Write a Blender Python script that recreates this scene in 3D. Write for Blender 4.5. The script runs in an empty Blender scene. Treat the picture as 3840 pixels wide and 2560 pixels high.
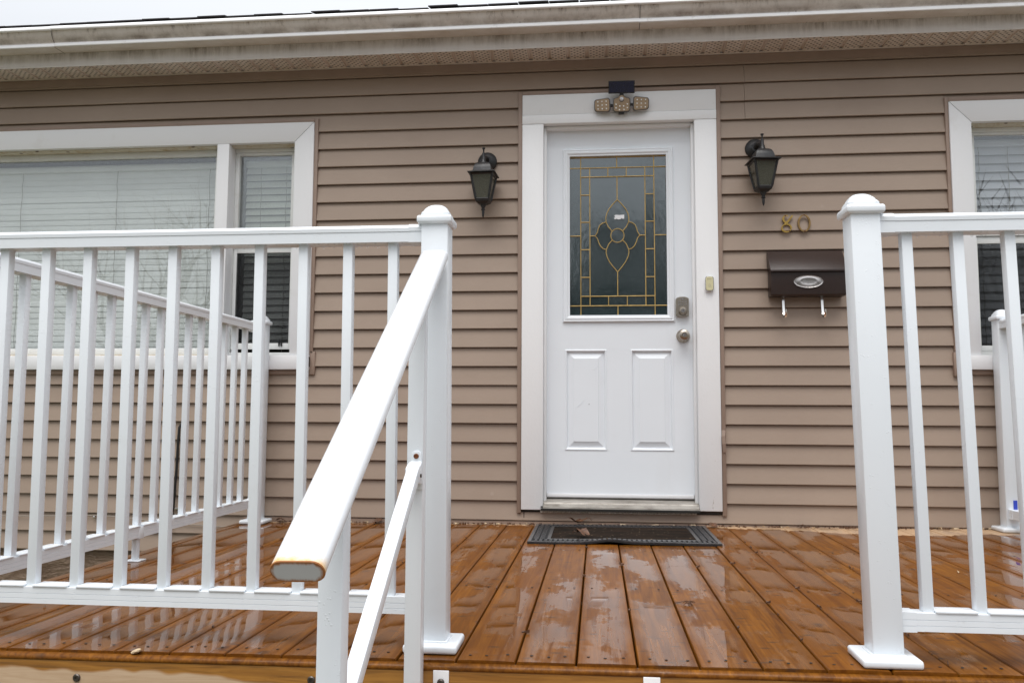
import bpy, bmesh, math, random
from mathutils import Vector, Matrix
random.seed(7)
R = math.radians
scene = bpy.context.scene
C = scene.collection

# ------------------------------------------------------------------ camera
cam_d = bpy.data.cameras.new('camera')
cam = bpy.data.objects.new('camera', cam_d)
C.objects.link(cam)
cam_d.sensor_width = 36.0
cam_d.lens = 29.607
cam_d.clip_start = 0.05
cam_d.clip_end = 400
yaw, pit, rol = R(-5.827), R(4.982), R(0.278)
fw = Vector((math.sin(yaw) * math.cos(pit), math.cos(yaw) * math.cos(pit), math.sin(pit)))
rt = Vector((math.cos(yaw), -math.sin(yaw), 0))
up = rt.cross(fw)
r2 = math.cos(rol) * rt + math.sin(rol) * up
u2 = -math.sin(rol) * rt + math.cos(rol) * up
M = Matrix((r2, u2, -fw)).transposed().to_4x4()
M.translation = Vector((0, -4.502, 0.5728))
cam.matrix_world = M
scene.camera = cam

# ------------------------------------------------------------------ sky (overcast) and sun
world = bpy.data.worlds.new('World')
scene.world = world
world.use_nodes = True
wn, wl = world.node_tree.nodes, world.node_tree.links
wn.clear()
w_out = wn.new('ShaderNodeOutputWorld')
w_bg = wn.new('ShaderNodeBackground')
w_sky = wn.new('ShaderNodeTexSky')
w_sky.sky_type = 'NISHITA'
w_sky.sun_disc = False
w_sky.sun_elevation = R(71)
w_sky.sun_rotation = R(190)
w_sky.air_density = 2.0
w_sky.dust_density = 5.0
w_scale = wn.new('ShaderNodeVectorMath'); w_scale.operation = 'SCALE'
w_scale.inputs['Scale'].default_value = 0.10
wl.new(w_sky.outputs[0], w_scale.inputs[0])
# even cloud cover, brighter towards the zenith as an overcast sky is
w_geo = wn.new('ShaderNodeTexCoord')
w_sep = wn.new('ShaderNodeSeparateXYZ')
wl.new(w_geo.outputs['Generated'], w_sep.inputs[0])
w_map = wn.new('ShaderNodeMapRange')
w_map.inputs['From Min'].default_value = 0.0
w_map.inputs['From Max'].default_value = 1.0
w_map.inputs['To Min'].default_value = 0.30
w_map.inputs['To Max'].default_value = 1.70
wl.new(w_sep.outputs['Z'], w_map.inputs['Value'])
w_cl = wn.new('ShaderNodeVectorMath'); w_cl.operation = 'SCALE'
w_cl.inputs[0].default_value = (0.93, 0.955, 1.0)
wl.new(w_map.outputs[0], w_cl.inputs['Scale'])
w_mix = wn.new('ShaderNodeMix'); w_mix.data_type = 'RGBA'
w_mix.inputs[0].default_value = 0.88
wl.new(w_scale.outputs[0], w_mix.inputs[6])
wl.new(w_cl.outputs[0], w_mix.inputs[7])
wl.new(w_mix.outputs[2], w_bg.inputs['Color'])
w_bg.inputs['Strength'].default_value = 1.0
wl.new(w_bg.outputs[0], w_out.inputs[0])

sun_d = bpy.data.lights.new('sun', 'SUN')
sun_d.energy = 2.4
sun_d.angle = R(45)
sun_d.color = (1.0, 0.97, 0.93)
sun = bpy.data.objects.new('sun', sun_d)
C.objects.link(sun)
sun.location = (2, -8, 12)
sdir = Vector((math.sin(R(190)) * math.cos(R(71)), math.cos(R(190)) * math.cos(R(71)), math.sin(R(71))))
sun.rotation_euler = sdir.to_track_quat('Z', 'Y').to_euler()

vs = scene.view_settings
vs.view_transform = 'Standard'
vs.look = 'None'
vs.exposure = 0.30
vs.gamma = 1.0
vs.use_curve_mapping = False
scene.cycles.max_bounces = 10
scene.cycles.transparent_max_bounces = 16

# ------------------------------------------------------------------ material helpers
class NT:
    def __init__(s, name):
        s.m = bpy.data.materials.new(name)
        s.m.use_nodes = True
        s.n, s.l = s.m.node_tree.nodes, s.m.node_tree.links
        s.n.clear()
        s.out = s.n.new('ShaderNodeOutputMaterial')
    def node(s, t, **k):
        nd = s.n.new(t)
        for a, v in k.items():
            setattr(nd, a, v)
        return nd
    def link(s, a, b):
        s.l.new(a, b)
    def val(s, sock, v):
        if hasattr(v, 'is_output'):
            s.link(v, sock)
        else:
            sock.default_value = v
    def obj(s, off=True, scale=(1, 1, 1)):
        tc = s.node('ShaderNodeTexCoord')
        o = tc.outputs['Object']
        mp = s.node('ShaderNodeMapping')
        mp.inputs['Scale'].default_value = scale
        s.link(o, mp.inputs['Vector'])
        if off:
            oi = s.node('ShaderNodeObjectInfo')
            mu = s.node('ShaderNodeMath', operation='MULTIPLY')
            s.link(oi.outputs['Random'], mu.inputs[0]); mu.inputs[1].default_value = 37.0
            cb = s.node('ShaderNodeCombineXYZ')
            for i in range(3):
                s.link(mu.outputs[0], cb.inputs[i])
            s.link(cb.outputs[0], mp.inputs['Location'])
        return mp.outputs[0]
    def geo(s, scale=(1, 1, 1)):
        g = s.node('ShaderNodeNewGeometry')
        mp = s.node('ShaderNodeMapping')
        mp.inputs['Scale'].default_value = scale
        s.link(g.outputs['Position'], mp.inputs['Vector'])
        return mp.outputs[0]
    def noise(s, vec, scale=5, detail=4, rough=0.55, dist=0.0):
        t = s.node('ShaderNodeTexNoise')
        s.link(vec, t.inputs['Vector'])
        t.inputs['Scale'].default_value = scale
        t.inputs['Detail'].default_value = detail
        t.inputs['Roughness'].default_value = rough
        t.inputs['Distortion'].default_value = dist
        return t.outputs[0]
    def vor(s, vec, scale=5, feature='F1', rnd=1.0):
        t = s.node('ShaderNodeTexVoronoi', feature=feature)
        s.link(vec, t.inputs['Vector'])
        t.inputs['Scale'].default_value = scale
        t.inputs['Randomness'].default_value = rnd
        return t
    def ramp(s, fac, a, b, ca=(0, 0, 0, 1), cb=(1, 1, 1, 1)):
        r = s.node('ShaderNodeValToRGB')
        r.color_ramp.elements[0].position = a; r.color_ramp.elements[0].color = ca
        r.color_ramp.elements[1].position = b; r.color_ramp.elements[1].color = cb
        s.link(fac, r.inputs[0])
        return r.outputs[0]
    def maprange(s, v, a, b, c=0.0, d=1.0):
        r = s.node('ShaderNodeMapRange')
        s.val(r.inputs['Value'], v)
        r.inputs['From Min'].default_value = a; r.inputs['From Max'].default_value = b
        r.inputs['To Min'].default_value = c; r.inputs['To Max'].default_value = d
        return r.outputs[0]
    def mix(s, fac, a, b, mode='MIX'):
        m = s.node('ShaderNodeMix', data_type='RGBA', blend_type=mode)
        s.val(m.inputs[0], fac)
        for i, v in ((6, a), (7, b)):
            if hasattr(v, 'is_output'):
                s.link(v, m.inputs[i])
            else:
                m.inputs[i].default_value = (*v[:3], 1)
        return m.outputs[2]
    def math(s, op, a, b=0.0):
        m = s.node('ShaderNodeMath', operation=op)
        s.val(m.inputs[0], a); s.val(m.inputs[1], b)
        return m.outputs[0]
    def rnd(s):
        return s.node('ShaderNodeObjectInfo').outputs['Random']
    def sep(s, vec):
        x = s.node('ShaderNodeSeparateXYZ'); s.link(vec, x.inputs[0]); return x.outputs
    def bump(s, h, strength=0.3, dist=0.002, normal=None):
        b = s.node('ShaderNodeBump')
        b.inputs['Strength'].default_value = strength
        b.inputs['Distance'].default_value = dist
        s.link(h, b.inputs['Height'])
        if normal: s.link(normal, b.inputs['Normal'])
        return b.outputs[0]
    def principled(s, col, rough=0.5, metal=0.0, normal=None, **k):
        p = s.node('ShaderNodeBsdfPrincipled')
        if hasattr(col, 'is_output'): s.link(col, p.inputs['Base Color'])
        else: p.inputs['Base Color'].default_value = (*col[:3], 1)
        s.val(p.inputs['Roughness'], rough)
        s.val(p.inputs['Metallic'], metal)
        if normal: s.link(normal, p.inputs['Normal'])
        for a, v in k.items():
            s.val(p.inputs[a.replace('_', ' ')], v)
        return p
    def done(s, sh):
        s.link(sh.outputs[0] if hasattr(sh, 'outputs') else sh, s.out.inputs[0])
        return s.m

def simple(name, col, rough=0.5, metal=0.0, var=0.06, nscale=30, bump=0.0, **k):
    t = NT(name)
    v = t.obj()
    n = t.noise(v, nscale, 5)
    dk = tuple(c * (1 - 2 * var) for c in col); lt = tuple(min(1, c * (1 + var)) for c in col)
    c = t.ramp(n, 0.3, 0.7, (*dk, 1), (*lt, 1))
    nm = t.bump(n, bump, 0.002) if bump else None
    return t.done(t.principled(c, rough, metal, nm, **k))

MAT = {}
def m_siding():
    t = NT('vinyl_siding')
    v = t.obj(True)
    grain = t.noise(t.obj(True, (1.2, 1, 30)), 26, 4, 0.6)
    big = t.noise(t.geo((1, 1, 1)), 1.3, 4, 0.6)
    spot = t.vor(t.geo((1, 1, 1)), 7.5)
    sp = t.ramp(spot.outputs['Distance'], 0.035, 0.10, (1, 1, 1, 1), (0, 0, 0, 1))
    sp2 = t.math('MULTIPLY', sp, t.ramp(t.noise(t.geo(), 5, 2), 0.52, 0.62))
    col = t.mix(t.maprange(big, 0.3, 0.7), (0.304, 0.229, 0.177), (0.362, 0.279, 0.219))
    col = t.mix(t.maprange(t.rnd(), 0, 1, 0, 0.35), col, (0.305, 0.234, 0.180))
    col = t.mix(t.math('MULTIPLY', sp2, 0.22), col, (0.48, 0.41, 0.36))
    col = t.mix(t.maprange(grain, 0.35, 0.7, 0, 0.16), col, (0.20, 0.145, 0.115))
    bm_ = t.bump(grain, 0.16, 0.0012)
    dent = t.bump(t.noise(t.geo((0.5, 1, 3)), 3.0, 2), 0.25, 0.006, bm_)
    return t.done(t.principled(col, 0.55, 0, dent))
MAT['siding'] = m_siding()
MAT['channel'] = simple('vinyl_channel', (0.285, 0.205, 0.160), 0.5, var=0.05, nscale=8)
def m_white(name, col, dirt=(0.42, 0.36, 0.28), amt=0.25, rough=0.45, bump=0.15, sc=6.0, lo=0.58, hi=0.75):
    t = NT(name)
    n = t.noise(t.geo(), sc, 6, 0.65)
    f = t.noise(t.geo(), 90, 3)
    c = t.mix(t.math('MULTIPLY', t.ramp(n, lo, hi), amt), col, dirt)
    return t.done(t.principled(c, rough, 0, t.bump(f, bump, 0.0012)))
MAT['trim'] = m_white('white_trim', (0.76, 0.765, 0.78), amt=0.14)
MAT['frame'] = m_white('window_frame_white', (0.72, 0.73, 0.72), amt=0.3, sc=14, lo=0.56)
def m_reveal():
    t = NT('stained_reveal')
    n = t.noise(t.geo((1, 1, 1)), 16, 6, 0.7)
    n2 = t.vor(t.geo(), 13)
    c = t.mix(t.ramp(n, 0.5, 0.72), (0.60, 0.55, 0.45), (0.38, 0.25, 0.10))
    c = t.mix(t.ramp(n2.outputs['Distance'], 0.12, 0.2, (1, 1, 1, 1), (0, 0, 0, 1)), c, (0.10, 0.055, 0.025))
    return t.done(t.principled(c, 0.6))
MAT['reveal'] = m_reveal()
def m_doorpaint():
    t = NT('door_paint')
    n = t.noise(t.geo((1, 1, 0.4)), 5, 5, 0.6)
    fine = t.noise(t.geo(), 140, 3)
    c = t.mix(t.math('MULTIPLY', t.ramp(n, 0.55, 0.8), 0.3), (0.775, 0.81, 0.85), (0.69, 0.70, 0.71))
    dent = t.bump(t.noise(t.geo((1, 1, 0.8)), 4.5, 2), 0.3, 0.008)
    return t.done(t.principled(c, 0.4, 0, t.bump(fine, 0.08, 0.001, dent)))
MAT['door'] = m_doorpaint()
def m_casing():
    t = NT('weathered_casing_paint')
    g = t.geo()
    z = t.sep(g)[2]
    n = t.noise(t.geo((1, 1, 0.25)), 42, 6, 0.7)
    low = t.maprange(z, 0.0, 0.55, 1.0, 0.0)
    crack = t.math('MULTIPLY', t.ramp(n, 0.66, 0.70), t.math('ADD', t.math('MULTIPLY', low, 0.8), 0.10))
    c = t.mix(crack, (0.83, 0.835, 0.845), (0.36, 0.31, 0.26))
    h = t.noise(t.geo((1, 1, 0.6)), 70, 5, 0.65)
    b = t.bump(h, 0.45, 0.0025)
    return t.done(t.principled(c, 0.5, 0, b))
MAT['casing'] = m_casing()
def m_rail():
    t = NT('white_aluminium')
    v = t.geo()
    d = t.vor(v, 170)
    dm = t.math('MULTIPLY', t.ramp(d.outputs['Distance'], 0.10, 0.34, (1, 1, 1, 1), (0, 0, 0, 1)), t.ramp(t.noise(v, 40, 2), 0.58, 0.62))
    n = t.noise(v, 9, 5)
    c = t.mix(t.math('MULTIPLY', t.ramp(n, 0.6, 0.8), 0.18), (0.745, 0.785, 0.825), (0.61, 0.62, 0.63))
    return t.done(t.principled(c, 0.27, 0, t.bump(dm, 0.45, 0.0012)))
MAT['rail'] = m_rail()
def m_handrail():
    t = NT('handrail_paint')
    v = t.obj(False)
    z = t.sep(v)[2]
    # object z runs up the rail from its lower end
    n = t.noise(v, 60, 5, 0.7)
    e = t.math('ADD', z, t.math('MULTIPLY', n, 0.035))
    rust = t.ramp(e, 0.014, 0.036, (1, 1, 1, 1), (0, 0, 0, 1))
    c = t.mix(rust, (0.70, 0.72, 0.75), (0.62, 0.36, 0.10))
    return t.done(t.principled(c, t.mix(rust, (0.22,) * 3, (0.7,) * 3)))
MAT['handrail'] = m_handrail()
def m_capend():
    t = NT('rusty_end_cap')
    v = t.obj(False)
    s = t.sep(v)
    # distance from the centre line of the oval, in stadium metric
    ax = t.math('MAXIMUM', t.math('SUBTRACT', t.math('ABSOLUTE', s[0]), 0.0192), 0.0)
    d = t.math('SQRT', t.math('ADD', t.math('MULTIPLY', ax, ax), t.math('MULTIPLY', s[2], s[2])))
    e = t.math('ADD', d, t.math('MULTIPLY', t.noise(t.obj(False, (1, 1, 0.35)), 120, 5, 0.75), 0.010))
    c = t.mix(t.ramp(e, 0.0155, 0.0195), (0.52, 0.53, 0.54), (0.30, 0.11, 0.025))
    return t.done(t.principled(c, 0.6))
MAT['rust_cap'] = m_capend()
def m_gutter():
    t = NT('dirty_gutter')
    g = t.geo((1, 1, 1))
    z = t.sep(g)[2]
    st = t.noise(t.geo((1, 1, 0.10)), 46, 6, 0.75)
    bl = t.noise(t.geo((1, 1, 0.6)), 7, 5, 0.65)
    top = t.maprange(z, 2.618, 2.668, 0.0, 1.0)
    mid = t.ramp(t.math('ABSOLUTE', t.math('SUBTRACT', z, 2.607)), 0.004, 0.026, (1, 1, 1, 1), (0, 0, 0, 1))
    bot = t.maprange(z, 2.560, 2.592, 0.0, 1.0)
    fas = t.math('MULTIPLY', bot, t.ramp(z, 0.0, 1.0))
    streak = t.math('MULTIPLY', t.math('MULTIPLY', t.ramp(st, 0.50, 0.66), t.ramp(bl, 0.36, 0.56)), t.math('ADD', t.math('MULTIPLY', top, 1.1), 0.10))
    band = t.math('MULTIPLY', mid, t.ramp(t.noise(t.geo((0.7, 1, 0.8)), 9, 6, 0.7), 0.36, 0.66))
    dirt = t.math('MINIMUM', t.math('ADD', streak, t.math('MULTIPLY', band, 0.85)), 1.0)
    c = t.mix(t.ramp(bl, 0.35, 0.75), (0.70, 0.65, 0.61), (0.58, 0.515, 0.465))
    c = t.mix(t.math('MULTIPLY', dirt, 0.85), c, (0.13, 0.088, 0.060))
    sp = t.vor(t.geo((1, 1, 0.7)), 36)
    c = t.mix(t.math('MULTIPLY', t.ramp(sp.outputs['Distance'], 0.05, 0.14, (1, 1, 1, 1), (0, 0, 0, 1)), t.ramp(t.noise(t.geo(), 8, 3), 0.56, 0.66)), c, (0.035, 0.025, 0.02))
    return t.done(t.principled(c, 0.5, 0, t.bump(st, 0.1, 0.001)))
MAT['gutter'] = m_gutter()
MAT['gutter_lip'] = m_white('gutter_bead', (0.84, 0.84, 0.85), dirt=(0.3, 0.24, 0.18), amt=0.4, sc=18, lo=0.62, hi=0.75)
def m_fascia():
    t = NT('dirty_fascia_metal')
    z = t.sep(t.geo())[2]
    st = t.noise(t.geo((1, 1, 0.12)), 40, 6, 0.75)
    bl = t.noise(t.geo((1, 1, 0.8)), 5, 6, 0.7)
    top = t.maprange(z, 2.52, 2.585, 0.0, 1.0)
    d = t.math('MULTIPLY', t.math('MULTIPLY', t.ramp(bl, 0.32, 0.66), t.ramp(st, 0.3, 0.7)), t.math('ADD', top, 0.15))
    c = t.mix(t.math('MINIMUM', t.math('MULTIPLY', d, 1.3), 1.0), (0.68, 0.64, 0.61), (0.15, 0.108, 0.072))
    return t.done(t.principled(c, 0.5))
MAT['fascia'] = m_fascia()
def m_soffit():
    t = NT('vented_soffit')
    v = t.obj(False)
    s = t.sep(v)
    # staggered round vent holes: columns 13 mm apart, rows 13 mm apart
    cx = t.math('DIVIDE', s[0], 0.0160)
    row = t.math('DIVIDE', s[1], 0.0330)
    par = t.math('MODULO', t.math('FLOOR', t.math('ADD', cx, 100.5)), 2.0)
    ry = t.math('ADD', row, t.math('MULTIPLY', par, 0.5))
    fx = t.math('SUBTRACT', t.math('FRACT', t.math('ADD', cx, 100.5)), 0.5)
    fy = t.math('SUBTRACT', t.math('FRACT', t.math('ADD', ry, 100.0)), 0.5)
    fx = t.math('MULTIPLY', fx, 0.016)
    fy = t.math('MULTIPLY', fy, 0.033)
    d = t.math('SQRT', t.math('ADD', t.math('MULTIPLY', fx, fx), t.math('MULTIPLY', fy, fy)))
    hole = t.ramp(d, 0.0036, 0.0046, (1, 1, 1, 1), (0, 0, 0, 1))
    inside = t.math('LESS_THAN', t.math('ABSOLUTE', s[0]), 0.0385)
    hole = t.math('MULTIPLY', hole, inside)
    n = t.noise(t.geo(), 9, 5)
    c = t.mix(t.ramp(n, 0.4, 0.75), (0.72, 0.64, 0.58), (0.58, 0.50, 0.44))
    c = t.mix(hole, c, (0.035, 0.025, 0.02))
    return t.done(t.principled(c, 0.55))
MAT['soffit'] = m_soffit()
MAT['soffit_plain'] = simple('soffit_vinyl', (0.56, 0.48, 0.42), 0.55)
MAT['shingle'] = simple('asphalt_shingle', (0.032, 0.028, 0.030), 0.9, var=0.3, nscale=200, bump=0.6)
def m_deck():
    t = NT('wet_stained_decking')
    v = t.obj(True)
    loc = t.obj(False)
    g1 = t.noise(t.obj(True, (1, 0.05, 1)), 46, 5, 0.62, 1.2)
    g2 = t.noise(t.obj(True, (1, 0.03, 1)), 150, 3, 0.6)
    blot = t.noise(t.obj(True, (1, 0.35, 1)), 7, 4, 0.6)
    c = t.mix(t.ramp(g1, 0.32, 0.68), (0.088, 0.0270, 0.0022), (0.240, 0.0880, 0.0065))
    c = t.mix(t.maprange(g2, 0.4, 0.75, 0, 0.5), c, (0.040, 0.0115, 0.0016))
    c = t.mix(t.math('MULTIPLY', t.ramp(blot, 0.42, 0.75), 0.5), c, (0.052, 0.0175, 0.0030))
    c = t.mix(t.maprange(t.rnd(), 0, 1, 0, 0.55), c, (0.140, 0.0430, 0.0035))
    # knots and small grey-green blemishes
    k = t.vor(t.obj(True, (1, 0.75, 1)), 5.5)
    kn = t.math('MULTIPLY', t.ramp(t.math('ADD', k.outputs['Distance'], t.math('MULTIPLY', t.noise(v, 60, 3), 0.10)), 0.09, 0.155, (1, 1, 1, 1), (0, 0, 0, 1)), 0.8)
    c = t.mix(kn, c, (0.050, 0.020, 0.009))
    k2 = t.vor(t.obj(True, (1, 2.2, 1)), 15)
    kn2 = t.math('MULTIPLY', t.ramp(k2.outputs['Distance'], 0.12, 0.30, (1, 1, 1, 1), (0, 0, 0, 1)), t.ramp(t.noise(v, 7, 2), 0.40, 0.52))
    c = t.mix(t.math('MULTIPLY', kn2, 0.65), c, (0.040, 0.022, 0.014))
    # bare strip the stain brush missed, beside the wall
    s = t.sep(loc)
    edge = t.math('ADD', s[1], t.math('MULTIPLY', t.math('SUBTRACT', t.noise(t.obj(True, (2.2, 1, 1)), 9, 3), 0.5), 0.16))
    edge = t.math('ADD', edge, t.maprange(t.rnd(), 0, 1, -0.05, 0.02))
    bare = t.ramp(t.math('SUBTRACT', edge, t.maprange(t.sep(t.geo())[0], 0.5, 1.3, 2.445, 2.23)), 0.0, 0.012)
    c = t.mix(bare, c, (0.46, 0.31, 0.19))
    # standing water: smooth film with rougher damp patches between
    wet = t.noise(t.geo((1.0, 0.55, 1)), 3.4, 4, 0.55)
    wet = t.math('ADD', wet, t.maprange(t.sep(t.geo())[0], -0.45, -0.95, 0.0, 0.13))
    pud = t.ramp(t.math('ADD', wet, t.math('MULTIPLY', t.math('SUBTRACT', t.math('ADD', t.math('MULTIPLY', g1, 0.6), t.math('MULTIPLY', t.noise(t.geo((1, 0.7, 1)), 38, 4, 0.65), 0.4)), 0.5), 0.30)), 0.455, 0.495)
    ex_ = t.math('ADD', t.math('ABSOLUTE', s[0]), t.math('MULTIPLY', t.math('SUBTRACT', t.noise(t.geo((1, 0.6, 1)), 9, 3), 0.5), 0.05))
    pud = t.math('MULTIPLY', pud, t.ramp(ex_, 0.034, 0.066, (1, 1, 1, 1), (0, 0, 0, 1)))
    rough = t.maprange(pud, 0, 1, 0.16, 0.012)
    hb = t.bump(g1, 0.10, 0.0012)
    film = t.noise(t.geo((1, 0.5, 1)), 26, 3, 0.5)
    cb = t.bump(film, 0.012, 0.0010)
    gr = t.bump(t.math('MULTIPLY', g2, t.maprange(pud, 0, 1, 1, 0)), 0.35, 0.0009, cb)
    p = t.principled(c, 0.6, 0, hb, Specular_IOR_Level=0.08, Coat_Weight=t.maprange(pud, 0, 1, 0.28, 1.0), Coat_Roughness=rough, Coat_IOR=1.40)
    t.link(gr, p.inputs['Coat Normal'])
    return t.done(p)
MAT['deck'] = m_deck()
def m_rimwood():
    t = NT('half_stained_rim_joist')
    g = t.geo()
    s = t.sep(g)
    gr = t.noise(t.geo((0.06, 1, 1)), 60, 5, 0.6, 1.5)
    lines = t.noise(t.geo((0.035, 1, 1)), 130, 3, 0.6)
    st = t.mix(t.ramp(gr, 0.35, 0.65), (0.220, 0.090, 0.0120), (0.340, 0.155, 0.0260))
    st = t.mix(t.math('MULTIPLY', t.ramp(lines, 0.52, 0.66), 0.6), st, (0.10, 0.042, 0.009))
    bare = t.mix(t.ramp(gr, 0.35, 0.65), (0.40, 0.275, 0.170), (0.48, 0.35, 0.235))
    n = t.noise(t.geo((0.9, 1, 1)), 4.2, 3, 0.5)
    lim = t.math('ADD', s[2], t.math('MULTIPLY', t.math('SUBTRACT', n, 0.5), 0.12))
    lft = t.maprange(s[0], -0.75, -0.55, 1.0, 0.0)
    msk = t.math('MULTIPLY', t.ramp(t.math('ADD', lim, 1.0), 0.947, 0.951, (1, 1, 1, 1), (0, 0, 0, 1)), lft)
    c = t.mix(msk, st, bare)
    kk = t.vor(t.geo((0.55, 1, 1)), 2.2)
    c = t.mix(t.math('MULTIPLY', t.ramp(kk.outputs['Distance'], 0.10, 0.24, (1, 1, 1, 1), (0, 0, 0, 1)), 0.7), c, (0.075, 0.055, 0.018))
    return t.done(t.principled(c, 0.35, 0, t.bump(lines, 0.25, 0.001), Coat_Weight=0.4, Coat_Roughness=0.2))
MAT['rim'] = m_rimwood()
MAT['stepwood'] = simple('stained_step_wood', (0.27, 0.11, 0.03), 0.35, var=0.2, nscale=14, Coat_Weight=0.5, Coat_Roughness=0.15)
def m_concrete():
    t = NT('damp_foundation')
    n = t.noise(t.geo((1, 1, 1.6)), 6, 7, 0.7, 0.6)
    n2 = t.noise(t.geo(), 40, 4)
    c = t.mix(t.ramp(n, 0.35, 0.68), (0.105, 0.062, 0.036), (0.235, 0.165, 0.11))
    return t.done(t.principled(c, 0.45, 0, t.bump(t.math('ADD', n, t.math('MULTIPLY', n2, 0.25)), 0.9, 0.03)))
MAT['foundation'] = m_concrete()
MAT['concrete'] = simple('walk_concrete', (0.20, 0.19, 0.18), 0.5, var=0.12, nscale=12, bump=0.2)
def m_glass(name, tint=(0.975, 0.985, 0.985), refl=1.5, rough=0.0, bump=0.0, bscale=14, trans=1.0, body=(0.03, 0.05, 0.05), stretch=(1, 1, 1), base=0.0):
    t = NT(name)
    nm = None
    if bump:
        nm = t.bump(t.noise(t.geo(stretch), bscale, 3, 0.6), bump, 0.004)
    fr = t.node('ShaderNodeLayerWeight'); fr.inputs['Blend'].default_value = 0.5
    f0 = ((refl - 1) / (refl + 1)) ** 2
    gl = t.node('ShaderNodeBsdfGlossy'); gl.inputs['Roughness'].default_value = rough
    gl.inputs['Color'].default_value = (0.95, 0.98, 1.0, 1)
    tr = t.node('ShaderNodeBsdfTransparent'); tr.inputs['Color'].default_value = (*tint, 1)
    inner = tr
    if trans < 1:
        df = t.node('ShaderNodeBsdfDiffuse'); df.inputs['Color'].default_value = (*body, 1)
        mx0 = t.node('ShaderNodeMixShader'); mx0.inputs[0].default_value = trans
        t.link(df.outputs[0], mx0.inputs[1]); t.link(tr.outputs[0], mx0.inputs[2]); inner = mx0
    if nm:
        t.link(nm, gl.inputs['Normal']); t.link(nm, fr.inputs['Normal'])
    mx = t.node('ShaderNodeMixShader')
    sch = t.math('ADD', t.math('MULTIPLY', t.math('POWER', fr.outputs['Facing'], 5.0), 1 - f0), f0 + base)
    t.link(t.math('MINIMUM', sch, 1.0), mx.inputs[0])
    t.link(inner.outputs[0], mx.inputs[1]); t.link(gl.outputs[0], mx.inputs[2])
    return t.done(mx)
MAT['glass'] = m_glass('window_glass', refl=2.0, bump=0.012, bscale=3)
MAT['glass_door'] = m_glass('leaded_glass', tint=(0.30, 0.42, 0.42), refl=2.5, rough=0.03, bump=0.10, bscale=42, trans=0.5, body=(0.030, 0.058, 0.064), stretch=(1, 1, 0.6))
MAT['glass_lamp'] = m_glass('lantern_glass', tint=(0.62, 0.62, 0.54), refl=1.5, rough=0.15, trans=0.45, body=(0.13, 0.13, 0.105))
MAT['film'] = m_glass('crumpled_film', tint=(0.86, 0.88, 0.84), refl=1.7, rough=0.12, bump=1.0, bscale=11, trans=0.85, body=(0.5, 0.52, 0.48), stretch=(1.3, 1, 0.7))
MAT['water'] = m_glass('water_drop', tint=(0.95, 0.95, 0.95), refl=1.5, base=0.06)
def m_screen():
    t = NT('insect_screen')
    df = t.node('ShaderNodeBsdfDiffuse'); df.inputs['Color'].default_value = (0.02, 0.02, 0.02, 1)
    tr = t.node('ShaderNodeBsdfTransparent')
    mx = t.node('ShaderNodeMixShader'); mx.inputs[0].default_value = 0.36
    t.link(df.outputs[0], mx.inputs[1]); t.link(tr.outputs[0], mx.inputs[2])
    return t.done(mx)
MAT['screen'] = m_screen()
MAT['brass'] = simple('brass', (0.55, 0.36, 0.10), 0.32, 1.0, 0.1, 60)
MAT['brass_came'] = simple('brass_came', (0.60, 0.41, 0.14), 0.5, 0.35, 0.12, 40)
MAT['brass_old'] = simple('tarnished_brass', (0.35, 0.22, 0.09), 0.42, 0.85, 0.2, 50)
MAT['black'] = simple('black_cast_metal', (0.022, 0.022, 0.024), 0.42, 0.1, 0.25, 50, 0.1)
MAT['black_gloss'] = simple('black_plastic', (0.014, 0.014, 0.016), 0.3)
MAT['nickel'] = simple('satin_nickel', (0.42, 0.37, 0.31), 0.33, 1.0, 0.06, 40)
MAT['chrome'] = simple('bright_metal', (0.78, 0.77, 0.76), 0.16, 1.0, 0.03, 20)
MAT['keyface'] = simple('key_cylinder', (0.10, 0.10, 0.10), 0.4, 0.6)
MAT['mailbox'] = simple('brown_enamel', (0.030, 0.017, 0.014), 0.36, 0.0, 0.2, 240, 0.25)
MAT['plate'] = simple('pressed_aluminium', (0.66, 0.62, 0.60), 0.24, 1.0, 0.04, 30)
MAT['rubber'] = simple('black_rubber', (0.008, 0.008, 0.009), 0.7, 0.0, 0.2, 60, 0.2)
def m_coir():
    t = NT('worn_mat_carpet')
    n = t.noise(t.geo((0.35, 1, 1)), 24, 6, 0.75)
    sp = t.vor(t.geo((0.45, 1, 1)), 75)
    c = t.mix(t.ramp(n, 0.38, 0.72), (0.007, 0.006, 0.005), (0.034, 0.021, 0.014))
    c = t.mix(t.math('MULTIPLY', t.ramp(sp.outputs['Distance'], 0.08, 0.2, (1, 1, 1, 1), (0, 0, 0, 1)), t.ramp(t.noise(t.geo(), 30, 2), 0.55, 0.62)), c, (0.40, 0.30, 0.20))
    return t.done(t.principled(c, 0.9, 0, t.bump(n, 0.6, 0.004), Specular_IOR_Level=0.05))
MAT['coir'] = m_coir()
MAT['rib'] = simple('sheen_rubber_rib', (0.045, 0.046, 0.050), 0.25, 0.0, 0.2, 60)  # rubber lightened to grey to stand in for sky sheen on the ribs
MAT['leaf'] = simple('dry_brown_leaf', (0.10, 0.042, 0.018), 0.6, 0, 0.3, 60)
MAT['straw'] = simple('pale_wood_chip', (0.52, 0.40, 0.26), 0.7, 0, 0.2, 60)
MAT['cable'] = simple('black_cable', (0.012, 0.012, 0.013), 0.4)
MAT['wire'] = simple('grey_wire', (0.30, 0.26, 0.22), 0.5)
MAT['tape'] = simple('blue_tape', (0.03, 0.06, 0.45), 0.5, 0, 0.05)
MAT['rust'] = simple('rust', (0.16, 0.05, 0.015), 0.6, 0.4, 0.3, 60)
MAT['screw'] = simple('dark_screw', (0.10, 0.085, 0.075), 0.4, 0.8)
MAT['screw_dark'] = simple('sunk_screw', (0.015, 0.010, 0.008), 0.6)
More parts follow.
